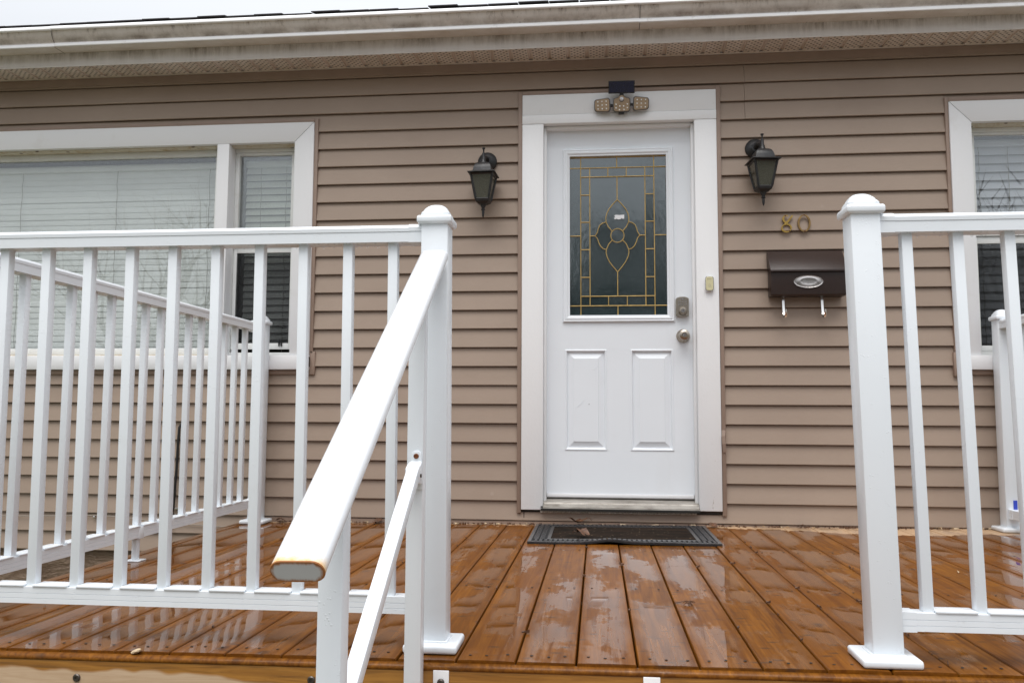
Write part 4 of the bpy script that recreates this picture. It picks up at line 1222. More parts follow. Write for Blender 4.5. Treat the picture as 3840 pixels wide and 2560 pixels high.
# ------------------------------------------------------------------ wall lanterns
def lantern(label, xb, xc, dz, rot):
    yc = -0.108
    root = empty('wall_lantern', (xc, 0, 1.62 + dz), label, 'lantern', 'lanterns either side of the door')
    Z = lambda z: z + dz
    bp2 = MB().lathe([(0.053, -0.012), (0.053, -0.018), (0.048, -0.026), (0.030, -0.034), (0.022, -0.040)], (xb, 0, Z(1.955)), 28, 'y')
    build(bp2, 'back_plate', 'black', root)
    build(MB().tube([(xb, -0.030, Z(1.955)), (xb + (xc - xb) * 0.4, -0.060, Z(1.966)), (xc, yc + 0.018, Z(1.955)), (xc, yc, Z(1.930))], [0.016, 0.013, 0.012, 0.012], 10), 'arm', 'black', root)
    c0 = (xc, yc, 0)
    rings = [(0.0730, Z(1.8545)), (0.0745, Z(1.8570)), (0.0735, Z(1.8600)), (0.0520, Z(1.8680)), (0.0490, Z(1.8720)), (0.0475, Z(1.8850)), (0.0430, Z(1.9000)), (0.0360, Z(1.9120)), (0.0270, Z(1.9190)), (0.0220, Z(1.9200))]
    rf = build(MB().frust(c0, rings, rot=rot), 'roof', 'black', root, bevel=0.0015)
    build(MB().lathe([(0.0200, Z(1.9190)), (0.0165, Z(1.9260)), (0.0100, Z(1.9400)), (0.0080, Z(1.9750)), (0.0045, Z(1.9790)), (0.0040, Z(1.9930)), (0.0090, Z(2.0010)), (0.0090, Z(2.0045))], c0, 14), 'top_finial', 'black', root)
    ht, hb = 0.0590, 0.0345
    zt, zb = Z(1.8545), Z(1.7180)
    cr, sr = math.cos(rot), math.sin(rot)
    def Q(a, b, h, z): return (xc + (a * h) * cr - (b * h) * sr, yc + (a * h) * sr + (b * h) * cr, z)
    for a, b in ((-1, -1), (1, -1), (1, 1), (-1, 1)):
        build(MB().tube([Q(a, b, ht, zt), Q(a, b, hb, zb)], 0.0062, 4), 'corner_bar', 'black', root, smooth=0)
    rim2, rim3 = MB(), MB()
    for (a, b), (a2, b2) in zip(((-1, -1), (1, -1), (1, 1), (-1, 1)), ((1, -1), (1, 1), (-1, 1), (-1, -1))):
        rim2.tube([Q(a, b, hb, zb), Q(a2, b2, hb, zb)], 0.0062, 4)
        rim3.tube([Q(a, b, ht, zt - 0.004), Q(a2, b2, ht, zt - 0.004)], 0.0055, 4)
    build(rim2, 'pane_frame', 'black', root, smooth=0)
    build(rim3, 'pane_frame', 'black', root, smooth=0)
    for (a, b), (a2, b2) in zip(((-1, -1), (1, -1), (1, 1), (-1, 1)), ((1, -1), (1, 1), (-1, 1), (-1, -1))):
        f = [Q(a, b, ht * 0.975, zt - 0.002), Q(a2, b2, ht * 0.975, zt - 0.002), Q(a2, b2, hb * 0.975, zb), Q(a, b, hb * 0.975, zb)]
        g_ = [Q(a, b, ht * 0.94, zt - 0.002), Q(a2, b2, ht * 0.94, zt - 0.002), Q(a2, b2, hb * 0.92, zb), Q(a, b, hb * 0.92, zb)]
        build(MB().loft([f, g_]), 'glass_pane', 'glass_lamp', root, smooth=0)
    build(MB().lathe([(0.011, Z(1.722)), (0.013, Z(1.750)), (0.012, Z(1.752))], c0, 12), 'bulb_socket', 'trim', root)
    bs = MB()
    q = []
    for i in range(60):
        a = i * 0.42
        q.append((xc + 0.014 * math.cos(a), yc + 0.014 * math.sin(a), Z(1.755) + i * 0.0009))
    build(bs.tube(q, 0.0038, 6), 'bulb', 'trim', root)
    build(MB().frust(c0, [(0.0385, Z(1.7165)), (0.0350, Z(1.7050)), (0.0260, Z(1.7000)), (0.0220, Z(1.6950))], rot=rot), 'base', 'black', root, bevel=0.002)
    build(MB().lathe([(0.0180, Z(1.6960)), (0.0150, Z(1.6880)), (0.0085, Z(1.6760)), (0.0080, Z(1.6720)), (0.0115, Z(1.6680)), (0.0115, Z(1.6640)), (0.0068, Z(1.6610)), (0.0072, Z(1.6480)), (0.0050, Z(1.6300)), (0.001, Z(1.6235))], c0, 14), 'bottom_finial', 'black', root)
    return root
lantern('black four sided wall lantern on the siding left of the door', -0.598, -0.607, 0.0, R(-3))
lantern('black four sided wall lantern above the house number right of the door', 0.838, 0.858, 0.034, R(7))

# ------------------------------------------------------------------ house number, mailbox, bell, flood light
def ribbon(path, w, y0, y1):
    L_, R_ = [], []
    for i, p in enumerate(path):
        a = path[max(i - 1, 0)]; b = path[min(i + 1, len(path) - 1)]
        dx, dz = b[0] - a[0], b[1] - a[1]
        l = math.hypot(dx, dz) or 1
        ww = w[i] if isinstance(w, list) else w
        L_.append((p[0] - dz / l * ww / 2, p[1] + dx / l * ww / 2)); R_.append((p[0] + dz / l * ww / 2, p[1] - dx / l * ww / 2))
    m = MB()
    n = len(path)
    vs_ = [(p[0], y0, p[1]) for p in L_] + [(p[0], y0, p[1]) for p in R_] + [(p[0], y1, p[1]) for p in L_] + [(p[0], y1, p[1]) for p in R_]
    fs = []
    for i in range(n - 1):
        fs += [(i, i + 1, n + i + 1, n + i), (2 * n + i, 2 * n + i + 1, 3 * n + i + 1, 3 * n + i), (i, i + 1, 2 * n + i + 1, 2 * n + i), (n + i, n + i + 1, 3 * n + i + 1, 3 * n + i)]
    fs += [(0, n, 3 * n, 2 * n), (n - 1, 2 * n - 1, 4 * n - 1, 3 * n - 1)]
    return m.add(vs_, fs)
def ell(cx, cz, rx, rz, a0, a1, n=28):
    return [(cx + rx * math.cos(R(a0 + (a1 - a0) * i / n)), cz + rz * math.sin(R(a0 + (a1 - a0) * i / n))) for i in range(n + 1)]
NY0, NY1 = -0.024, -0.015
n8 = empty('house_number', (0.992, -0.02, 1.532), 'yellow brass house number digit 8', 'house number', 'brass house number')
eight = ribbon(ell(0.990, 1.5570, 0.0235, 0.0205, 90, 450), [0.005 + 0.0036 * abs(math.sin(R(90 + 360 * i / 28) * 1.0 + 0.7)) for i in range(29)], NY0, NY1)
stroke = [(0.9990, 1.6215), (0.9900, 1.6235), (0.9800, 1.6205), (0.9735, 1.6110), (0.9750, 1.5990), (0.9830, 1.5885), (0.9930, 1.5810)]
e2 = ribbon(stroke, [0.003, 0.005, 0.0075, 0.009, 0.010, 0.010, 0.008], NY0 - 0.0004, NY1)
e3 = ribbon([(0.9800, 1.5760), (0.9920, 1.5850), (1.0050, 1.6010), (1.0150, 1.6150), (1.0225, 1.6235)], [0.008, 0.010, 0.0095, 0.008, 0.007], NY0 - 0.0008, NY1)
eight.add(e2.v, e2.f); eight.add(e3.v, e3.f)
build(eight, 'digit', 'brass', n8, smooth=30)
n0 = empty('house_number', (1.081, -0.02, 1.532), 'tarnished brass house number digit 0', 'house number', 'brass house number')
zero = ribbon(ell(1.0805, 1.5815, 0.0285, 0.0430, 90, 450, 36), [0.0045 + 0.0052 * abs(math.cos(R(90 + 10 * i))) for i in range(37)], NY0, NY1)
build(zero, 'digit', 'brass_old', n0, smooth=30)
for rt_, pts_ in ((n8, ((0.9845, 1.6215), (1.0050, 1.5420))), (n0, ((1.0805, 1.6240), (1.0830, 1.5395)))):
    for x_, z_ in pts_:
        build(MB().lathe([(0.0032, 0), (0.0032, -0.0014)], (x_, NY0 - 0.0006, z_), 10, 'y'), 'nail', 'rust', rt_)

mbx_ = empty('mailbox', (1.077, -0.06, 1.19), 'dark brown metal mailbox with silver oval plate and newspaper hooks', 'mailbox')
mx0, mx1 = 0.886, 1.268
build(MB().prism([(-0.013, 1.190), (-0.013, 1.425), (-0.020, 1.425), (-0.100, 1.318), (-0.092, 1.196), (-0.086, 1.190)], 'x', mx0 + 0.004, mx1 - 0.004), 'body', 'mailbox', mbx_, bevel=0.002)
build(MB().prism([(-0.013, 1.430), (-0.018, 1.436), (-0.112, 1.322), (-0.113, 1.312), (-0.110, 1.311), (-0.1045, 1.320), (-0.020, 1.4245), (-0.013, 1.4255)], 'x', mx0, mx1), 'lid', 'mailbox', mbx_, bevel=0.0008)
for xx in (mx0 - 0.0005, mx1 - 0.0035):
    build(MB().prism([(-0.0135, 1.355), (-0.0135, 1.4335), (-0.019, 1.4335), (-0.1115, 1.3205), (-0.107, 1.306), (-0.045, 1.330)], 'x', xx, xx + 0.004), 'lid_side', 'mailbox', mbx_)
ov = MB()
rings = []
for sc, fwd in ((1.0, 0.0), (1.0, 0.003), (0.97, 0.0052), (0.93, 0.0045), (0.86, 0.0040), (0.62, 0.0085), (0.56, 0.0080), (0.0001, 0.0085)):
    rings.append([(1.076 + 0.0745 * sc * math.cos(2 * math.pi * i / 40), -0.0950 - fwd, 1.2605 + 0.0325 * sc * math.sin(2 * math.pi * i / 40)) for i in range(40)])
oval_p = build(ov.loft(rings), 'name_plate', 'plate', mbx_, smooth=50)
beads = MB()
for i in range(56):
    a = 2 * math.pi * i / 56
    beads.lathe([(0.0016, 0), (0.0012, -0.0016)], (1.076 + 0.0728 * math.cos(a), -0.0998, 1.2605 + 0.0312 * math.sin(a)), 6, 'y')
build(beads, 'plate_beading', 'plate', mbx_, smooth=0)
fc = bpy.data.curves.new('lettering', 'FONT')
fc.body = 'Post'; fc.size = 0.030; fc.extrude = 0.0012; fc.align_x = 'CENTER'; fc.align_y = 'CENTER'
fo = bpy.data.objects.new('lettering_curve', fc); C.objects.link(fo)
bpy.context.view_layer.update()
tm = bpy.data.meshes.new_from_object(fo.evaluated_get(bpy.context.evaluated_depsgraph_get()))
bpy.data.objects.remove(fo, do_unlink=True)
tm.materials.clear(); tm.materials.append(MAT['chrome'])
lt_ = bpy.data.objects.new('lettering', tm); link(lt_, mbx_, (1.076, -0.1040, 1.2605)); lt_.rotation_euler = (R(90), 0, 0)
for hxx in (0.962, 1.158):
    hp = [(-0.030, 1.205), (-0.031, 1.180), (-0.034, 1.150), (-0.040, 1.115), (-0.050, 1.090), (-0.066, 1.077), (-0.082, 1.081), (-0.092, 1.097), (-0.096, 1.120)]
    hk = MB()
    ring_l = []
    for i, (y_, z_) in enumerate(hp):
        a = hp[max(i - 1, 0)]; b = hp[min(i + 1, len(hp) - 1)]
        l = math.hypot(b[0] - a[0], b[1] - a[1]); ny, nz_ = (b[1] - a[1]) / l * 0.0012, -(b[0] - a[0]) / l * 0.0012
        hw = 0.0058 if i < len(hp) - 1 else 0.003
        ring_l.append([(hxx - hw, y_ + ny, z_ + nz_), (hxx + hw, y_ + ny, z_ + nz_), (hxx + hw, y_ - ny, z_ - nz_), (hxx, y_ - ny * 2.6, z_ - nz_ * 2.6), (hxx - hw, y_ - ny, z_ - nz_)])
    build(hk.loft(ring_l), 'paper_hook', 'chrome', mbx_, smooth=50)

bell = empty('doorbell_button', (0.5855, -0.035, 1.224), 'small cream doorbell button with chrome rim on the right door casing', 'doorbell')
def rrect(cx, cz, hw, hh, r_, n=6):
    pts = []
    for sx, sz, a0 in ((1, 1, 0), (-1, 1, 90), (-1, -1, 180), (1, -1, 270)):
        for i in range(n + 1):
            a = R(a0 + 90 * i / n)
            pts.append((cx + sx * (hw - r_) + r_ * math.cos(a), cz + sz * (hh - r_) + r_ * math.sin(a)))
    return pts
bx_, bz_ = 0.5855, 1.2635
rings = [[(x_, y_, z_) for x_, z_ in rrect(bx_, bz_, hw, hh, rr)] for y_, hw, hh, rr in ((-0.0295, 0.0205, 0.0375, 0.011), (-0.042, 0.0225, 0.0395, 0.012), (-0.046, 0.0215, 0.0385, 0.0115), (-0.046, 0.019, 0.036, 0.010))]
build(MB().loft(rings), 'rim', 'chrome', bell, smooth=40)
build(MB().loft([[(x_, -0.0462, z_) for x_, z_ in rrect(bx_, bz_, 0.0192, 0.0362, 0.010)], [(x_, -0.0480, z_) for x_, z_ in rrect(bx_, bz_, 0.0178, 0.0348, 0.0095)]]), 'button', 'cream', bell, smooth=30)
mk = ribbon([(bx_ - 0.0100, bz_ + 0.0235), (bx_ + 0.0085, bz_ + 0.0245), (bx_ + 0.0100, bz_ + 0.0275)], 0.0014, -0.0486, -0.0475)
mk2 = ribbon([(bx_ - 0.0065, bz_ - 0.0150), (bx_ - 0.0040, bz_ - 0.0105), (bx_ - 0.0030, bz_ - 0.0045), (bx_, bz_ - 0.0015), (bx_ + 0.0030, bz_ - 0.0045), (bx_ + 0.0040, bz_ - 0.0105), (bx_ + 0.0065, bz_ - 0.0150), (bx_ - 0.0065, bz_ - 0.0150)], 0.0010, -0.0486, -0.0475)
mk.add(mk2.v, mk2.f)
mk.lathe([(0.0015, -0.0475), (0.0015, -0.0486)], (bx_, 0, bz_ - 0.0175), 8, 'y')
mk.lathe([(0.0018, -0.0475), (0.0018, -0.0486)], (bx_ - 0.0105, 0, bz_ + 0.0235), 8, 'y')
build(mk, 'button_marks', 'mark', bell, smooth=0)

fl = empty('solar_flood_light', (0.132, -0.05, 2.19), 'three headed solar security light with dark blue panel over the door', 'security light')
def tilt(mbx, piv, rx=0.0, rz=0.0):
    m = Matrix.Translation(Vector(piv)) @ Matrix.Rotation(rz, 4, 'Z') @ Matrix.Rotation(rx, 4, 'X') @ Matrix.Translation(-Vector(piv))
    return mbx.xf(lambda p: m @ p)
pv = (0.133, -0.085, 2.325)
build(tilt(MB().box(0.063, 0.203, -0.093, -0.081, 2.292, 2.358), pv, R(18), R(1)), 'solar_panel', 'black_gloss', fl, bevel=0.003)
build(tilt(MB().box(0.068, 0.198, -0.0942, -0.0932, 2.297, 2.353), pv, R(18), R(1)), 'solar_cells', 'solar', fl, smooth=0)
build(MB().tube([(0.133, -0.078, 2.318), (0.133, -0.070, 2.285), (0.133, -0.060, 2.262)], [0.010, 0.012, 0.010], 12), 'neck', 'black_gloss', fl)
build(MB().box(0.118, 0.148, -0.060, -0.0295, 2.192, 2.262), 'mount', 'black_gloss', fl, bevel=0.003)
def head(cx, cz, hw, hh, rz, piv, slant=0.0, bump=False):
    def outline(s):
        pts = rrect(cx, cz, hw * s, hh * s, 0.014)
        if bump:
            n = len(pts)
            q = []
            for x_, z_ in pts:
                q.append((x_, z_))
            k = 7
            arc = [(cx + 0.019 * math.cos(R(a)), cz + hh * s - 0.004 + 0.019 * math.sin(R(a))) for a in (25, 50, 75, 105, 130, 155)]
            q = pts[:7] + arc + pts[7:]
            return q
        return [(x_, z_ + (slant * (x_ - cx) if z_ < cz else -0.25 * slant * (x_ - cx))) for x_, z_ in pts]
    y0 = -0.072
    body = MB().loft([[(x_, y0 + 0.022, z_) for x_, z_ in outline(0.86)], [(x_, y0, z_) for x_, z_ in outline(1.0)], [(x_, y0 - 0.004, z_) for x_, z_ in outline(1.0)], [(x_, y0 - 0.006, z_) for x_, z_ in outline(0.94)]])
    h = build(tilt(body, piv, R(8), rz), 'lamp_head', 'grey_plastic', fl, smooth=35)
    build(tilt(MB().loft([[(x_, y0 - 0.0062, z_) for x_, z_ in outline(0.90)], [(x_, y0 - 0.0072, z_) for x_, z_ in outline(0.89)]]), piv, R(8), rz), 'reflector', 'led_face', h, smooth=0)
    leds = MB()
    if bump: spots = [(-0.030, 0.002), (0.030, 0.002), (-0.010, -0.008), (0.010, -0.008), (-0.030, -0.017), (0.030, -0.017), (-0.012, -0.027), (0.012, -0.027)]
    else: spots = [(a * 0.023, b * 0.0195 + slant * a * 0.010) for a in (-1, 0, 1) for b in (-1, 0, 1)]
    for a, b in spots:
        leds.lathe([(0.0042, y0 - 0.0070), (0.0036, y0 - 0.0098), (0.0015, y0 - 0.0108)], (cx + a, 0, cz + b), 8, 'y')
    build(tilt(leds, piv, R(8), rz), 'leds', 'led', h, smooth=50)
    return h
hc = head(0.1335, 2.232, 0.0465, 0.0385, 0.0, (0.1335, -0.07, 2.232), bump=True)
head(0.030, 2.236, 0.0440, 0.0355, R(-14), (0.075, -0.07, 2.236), slant=-0.10)
head(0.237, 2.240, 0.0440, 0.0355, R(14), (0.190, -0.07, 2.240), slant=0.16)
build(MB().tube([(0.070, -0.062, 2.234), (0.095, -0.062, 2.234)], 0.008, 10).tube([(0.172, -0.062, 2.236), (0.196, -0.062, 2.236)], 0.008, 10), 'hinges', 'black_gloss', fl)
build(MB().lathe([(0.0145, -0.078), (0.0145, -0.082), (0.0115, -0.0835)], (0.1335, 0, 2.2595), 20, 'y'), 'sensor_ring', 'grey_plastic', fl)
build(MB().lathe([(0.0112, -0.083), (0.0100, -0.0895), (0.0065, -0.0935), (0.0005, -0.0950)], (0.1335, 0, 2.2595), 20, 'y'), 'sensor_lens', 'sensor', fl)

# ------------------------------------------------------------------ door mat
mat_e = empty('door_mat', (0.11, -0.39, zd(0.11)), 'black rubber doormat with ribbed border and worn brown centre', 'doormat')
mat_e.rotation_euler = (0, -0.007, R(0.3))
def hump(x, y):
    return 0.0
ma, mb_, mc, md = -0.318, 0.538, -0.690, -0.090
def matz(x, y):
    edge = max(0.0, 1 - (y - mc) / 0.10)
    return 0.011 * edge * math.exp(-((x - 0.045) / 0.075) ** 2) + 0.002 * edge * math.sin(x * 9)
def mat_slab(x0, x1, y0, y1, z0, z1, nx=30, ny=2):
    m = MB(); top = []; 
    gx_ = [x0 + (x1 - x0) * i / nx for i in range(nx + 1)]; gy_ = [y0 + (y1 - y0) * j / ny for j in range(ny + 1)]
    vs_ = [(x_, y_, z1 + matz(x_, y_)) for y_ in gy_ for x_ in gx_] + [(x_, y_, z0 + matz(x_, y_)) for y_ in gy_ for x_ in gx_]
    n = (nx + 1) * (ny + 1); w_ = nx + 1
    fs = []
    for j in range(ny):
        for i in range(nx):
            a = j * w_ + i
            fs += [(a, a + 1, a + w_ + 1, a + w_), (n + a, n + a + w_, n + a + w_ + 1, n + a + 1)]
    for i in range(nx):
        fs += [(i, n + i, n + i + 1, i + 1), (ny * w_ + i, ny * w_ + i + 1, n + ny * w_ + i + 1, n + ny * w_ + i)]
    for j in range(ny):
        a = j * w_; b = a + nx
        fs += [(a, a + w_, n + a + w_, n + a), (b, n + b, n + b + w_, b + w_)]
    return m.add(vs_, fs)
zm = zd(0.11)
build(mat_slab(ma, mb_, mc, md, zm + 0.0015, zm + 0.0075, 40, 12), 'mat_base', 'rubber', mat_e, smooth=40)
brd = MB()
for x0, x1, y0, y1, nx in ((ma, mb_, mc, mc + 0.016, 40), (ma, mb_, md - 0.016, md, 40), (ma, ma + 0.016, mc + 0.0165, md - 0.0165, 2), (mb_ - 0.016, mb_, mc + 0.0165, md - 0.0165, 2),
                           (ma + 0.085, mb_ - 0.085, mc + 0.075, mc + 0.090, 30), (ma + 0.085, mb_ - 0.085, md - 0.090, md - 0.075, 30), (ma + 0.085, ma + 0.100, mc + 0.0905, md - 0.0905, 2), (mb_ - 0.100, mb_ - 0.085, mc + 0.0905, md - 0.0905, 2)):
    s_ = mat_slab(x0, x1, y0, y1, zm + 0.0078, zm + 0.0130, nx, 2); brd.add(s_.v, s_.f)
build(brd, 'mat_border', 'rib', mat_e, smooth=30)
lug = MB()
x = ma + 0.030
while x < mb_ - 0.03:
    for y0 in (mc + 0.024, md - 0.068):
        for q in (0.0, 0.026):
            h_ = matz(x, y0 + q)
            lug.box(x, x + 0.013, y0 + q, y0 + q + 0.018, zm + 0.0078 + h_, zm + 0.0140 + h_)
    x += 0.0220
y = mc + 0.075
while y < md - 0.085:
    for x0 in (ma + 0.024, mb_ - 0.077):
        for q in (0.0, 0.028):
            lug.box(x0 + q, x0 + q + 0.022, y, y + 0.012, zm + 0.0078, zm + 0.0140)
    y += 0.0230
o = build(lug, 'mat_ribs', 'rib', mat_e, smooth=0); tag(o, kind='stuff')
build(mat_slab(ma + 0.1005, mb_ - 0.1005, mc + 0.0905, md - 0.0905, zm + 0.0078, zm + 0.0112, 20, 10), 'mat_carpet', 'coir', mat_e, smooth=40)

# ------------------------------------------------------------------ leaves, chips, cables
def leaf_mesh(seed, size):
    r_ = random.Random(seed)
    ol = []
    for i in range(18):
        a = 2 * math.pi * i / 18
        rr = size * (0.55 + 0.45 * abs(math.cos(2.5 * a))) * (1 + r_.uniform(-0.15, 0.15))
        ol.append((rr * math.cos(a), rr * 0.75 * math.sin(a)))
    m = MB()
    c1, c2 = r_.uniform(8, 16) / 1.0, r_.uniform(0, 6.28)
    def zz(x, y):
        return 0.35 * (abs(y) ** 1.2) * 1.4 + size * 0.30 * math.sin(x / size * 2.2 + c2) + size * 0.42
    top = [(0, 0, zz(0, 0))] + [(x_, y_, max(0.001, zz(x_, y_) + r_.uniform(-1, 1) * size * 0.08)) for x_, y_ in ol]
    bot = [(x_, y_, z_ - 0.0006) for x_, y_, z_ in top]
    n = len(top)
    fs = []
    for i in range(1, n):
        j = i % (n - 1) + 1
        fs += [(0, i, j), (n, n + j, n + i), (i, n + i, n + j, j)]
    m.add(top + bot, fs)
    st = [(ol[0][0] * 0.9, 0, zz(ol[0][0], 0)), (ol[0][0] * 1.35, size * 0.08, size * 0.5), (ol[0][0] * 1.6, size * 0.2, size * 0.25)]
    m.tube(st, size * 0.025, 5)
    return m
lv = [
    (-0.105, -0.075, 0.012, 0.055, 0.4, 'dry_leaf', 'large curled brown oak leaf against the wall behind the doormat'),
    (-0.075, -0.548, 0.012, 0.046, 2.2, 'dry_leaf', 'dark curled leaf lying on the front left of the doormat'),
    (-1.17, -0.045, 0.0, 0.034, 1.1, 'dry_leaf', 'crumpled brown leaf against the siding left of the handrail'),
    (-1.70, -0.06, 0.0, 0.030, 0.3, 'dry_leaf', 'shrivelled leaf beside the left wall post base'),
    (1.02, -0.040, 0.0, 0.022, 2.6, 'dry_leaf', 'small brown leaf against the siding below the mailbox'),
    (1.43, -0.050, 0.0, 0.034, 0.2, 'dry_leaf', 'loose brown leaf against the wall behind the right railing'),
    (0.585, -0.060, 0.0, 0.030, 1.9, 'dry_leaf', 'flat dark leaf beside the back right corner of the doormat'),
]
for i, (x_, y_, dz_, sz_, ro, nm, lb) in enumerate(lv):
    o = build(leaf_mesh(i + 3, sz_), nm, 'leaf', None, smooth=0, origin=(0, 0, 0))
    WL[o.name] = Vector((x_, y_, zd(x_) + dz_)); o.location = (x_, y_, zd(x_) + dz_ + 0.001)
    o.rotation_euler = (0, 0, ro)
    tag(o, lb, 'leaf', 'fallen leaves on the deck')
# twig tangle on the middle boards
tw = MB()
r_ = random.Random(5)
bx0, by0 = 0.268, -1.86
for k in range(7):
    a = r_.uniform(0, 6.28); L_ = r_.uniform(0.012, 0.028)
    cx_, cy_ = bx0 + r_.uniform(-0.012, 0.012), by0 + r_.uniform(-0.016, 0.016)
    tw.tube([(cx_ - L_ * math.cos(a), cy_ - L_ * math.sin(a), zd(bx0) + 0.003), (cx_, cy_, zd(bx0) + 0.007 + r_.uniform(0, 0.005)), (cx_ + L_ * math.cos(a + 0.5), cy_ + L_ * math.sin(a + 0.5), zd(bx0) + 0.003)], 0.0011, 5)
tag(build(tw, 'twig', 'leaf'), 'little tangle of dark twigs on the boards right of centre', 'twig')
chips = MB()
r_ = random.Random(11)
for k in range(60):
    x_ = r_.uniform(-1.75, 1.98)
    if r_.random() < 0.85: y_ = r_.choice((-0.028, -0.040, -0.055)) + r_.uniform(-0.02, 0.006)
    else: y_ = r_.uniform(-2.3, -0.1)
    if ma - 0.03 < x_ < mb_ + 0.03 and mc - 0.03 < y_ < md + 0.02: continue
    a = r_.uniform(0, 3.14); L_ = r_.uniform(0.004, 0.018); w_ = r_.uniform(0.0015, 0.005); z_ = zd(x_) + 0.0022
    ca, sa = math.cos(a), math.sin(a)
    ps = [(x_ + u * L_ * ca - v_ * w_ * sa, y_ + u * L_ * sa + v_ * w_ * ca) for u, v_ in ((-1, -0.5), (0.2, -1), (1, 0.2), (0, 1), (-0.8, 0.6))]
    ps = [(p[0], min(p[1], -0.016)) for p in ps]
    chips.loft([[(p[0], p[1], z_ + 0.002 * i) for i, p in enumerate(ps)], [(p[0], p[1], z_ + 0.0015 + 0.002 * i) for i, p in enumerate(ps)]])
o = build(chips, 'wood_chips', 'straw', None, smooth=0)
tag(o, 'pale wood chips and shavings scattered along the foot of the wall', 'debris', kind='stuff')
chips2 = MB()
for k in range(260):
    x_ = r_.uniform(-1.75, 1.98)
    y_ = -0.02 - abs(r_.gauss(0, 0.018))
    if r_.random() < 0.25:
        x_ = X0B + PB * r_.randint(-9, 13) + r_.uniform(-0.002, 0.002); y_ = r_.uniform(-2.45, -0.2)
    if ma - 0.03 < x_ < mb_ + 0.03 and mc - 0.03 < y_ < md + 0.02: continue
    a = r_.uniform(0, 3.14); L_ = r_.uniform(0.003, 0.011); w_ = r_.uniform(0.0015, 0.004); z_ = zd(x_) + 0.0015
    ca, sa = math.cos(a), math.sin(a)
    ps = [(x_ + u * L_ * ca - v_ * w_ * sa, min(-0.016, y_ + u * L_ * sa + v_ * w_ * ca)) for u, v_ in ((-1, -0.5), (0.2, -1), (1, 0.2), (0, 1), (-0.8, 0.6))]
    chips2.loft([[(p[0], p[1], z_ + 0.001 * (i % 2)) for i, p in enumerate(ps)], [(p[0], p[1], z_ + 0.003 + 0.003 * (i % 3)) for i, p in enumerate(ps)]])
o = build(chips2, 'leaf_litter', 'leaf', None, smooth=0)
tag(o, 'dark crumbled leaf litter along the wall and in the board gaps', 'debris', kind='stuff')
chip = MB().lathe([(0.004, 0.0), (0.010, 0.004), (0.011, 0.010), (0.007, 0.016), (0.001, 0.018)], (0, 0, 0), 9).xf(lambda p: Vector((p.x * 0.95 - 1.128 + 0.8 * p.z, p.y * 0.7 - 2.497, p.z * 0.75 + zd(-1.13) - 0.005)))
tag(build(chip, 'wood_chip', 'straw'), 'pale chip resting on the front rim at the left boards', 'wood chip')
cab = [(-2.297, -0.018, 0.515), (-2.306, -0.026, 0.495), (-2.310, -0.026, 0.40), (-2.312, -0.026, 0.28), (-2.318, -0.026, 0.16), (-2.322, -0.026, 0.06), (-2.335, -0.030, -0.02), (-2.36, -0.05, -0.10), (-2.40, -0.06, -0.22), (-2.41, -0.05, -0.72)]
tag(build(MB().tube(cab, 0.0072, 10), 'cable', 'cable'), 'black cable running down the siding behind the left railing', 'cable')
wr = [(-5.1, -0.020, -0.004), (-4.2, -0.020, -0.008), (-3.36, -0.021, -0.005), (-2.95, -0.021, 0.002), (-2.79, -0.022, 0.008), (-2.66, -0.022, 0.004), (-2.48, -0.021, -0.014), (-2.30, -0.021, -0.030), (-2.05, -0.020, -0.040), (-1.96, -0.020, -0.044)]
we = empty('wall_wire', (-3.0, -0.02, -0.04), 'thin grey wire clipped low across the siding behind the left railing', 'wire')
build(MB().tube(wr, 0.0026, 6), 'wire', 'wire', we)
build(MB().lathe([(0.0065, -0.012), (0.0065, -0.024), (0.003, -0.026)], (-2.783, 0, -0.002), 10, 'y'), 'clip', 'plate', we)
build(MB().box(-2.312, -2.282, -0.0305, -0.012, 0.048, 0.058), 'clip', 'plate', we, bevel=0.001)

# ------------------------------------------------------------------ what the glass reflects: trees and a house over the road
def tree_meshes(seed, height):
    r_ = random.Random(seed)
    tr, tw_ = MB(), MB()
    def grow(p, d, L_, rad, depth):
        n = 4 if depth < 3 else 3
        pts, rs = [p.copy()], [rad]
        q = p.copy(); dd = d.copy()
        for k in range(n):
            dd = (dd + Vector((r_.gauss(0, 0.13), r_.gauss(0, 0.13), r_.gauss(0.04, 0.08)))).normalized()
            q = q + dd * (L_ / n)
            pts.append(q.copy()); rs.append(rad * (1 - 0.45 * (k + 1) / n))
        (tr if depth == 0 else tw_).tube(pts, rs, 7 if depth == 0 else (5 if depth < 2 else 3))
        if depth >= 5: return
        nb = (4, 4, 4, 3, 3)[depth]
        for k in range(nb):
            t_ = r_.uniform(0.35, 1.0) if k else 1.0
            i = min(n - 1, int(t_ * n)); fpt = pts[i] + (pts[i + 1] - pts[i]) * min(1.0, t_ * n - i) if i < n else pts[-1]
            ang = r_.uniform(0.35, 0.95) if k else 0.2
            az = r_.uniform(0, 6.28)
            base = dd
            pr = base.orthogonal().normalized()
            pr = Matrix.Rotation(az, 3, base) @ pr
            nd = (base * math.cos(ang) + pr * math.sin(ang)).normalized()
            grow(fpt, nd, L_ * r_.uniform(0.55, 0.78), rs[i] * 0.62, depth + 1)
    grow(Vector((0, 0, 0)), Vector((0, 0, 1)), height * 0.34, height * 0.025, 0)
    return tr, tw_
protos = []
for k, (sd, hgt) in enumerate(((3, 10.0), (8, 9.0), (21, 11.0))):
    tr, tw_ = tree_meshes(sd, hgt)
    protos.append((tr, tw_))
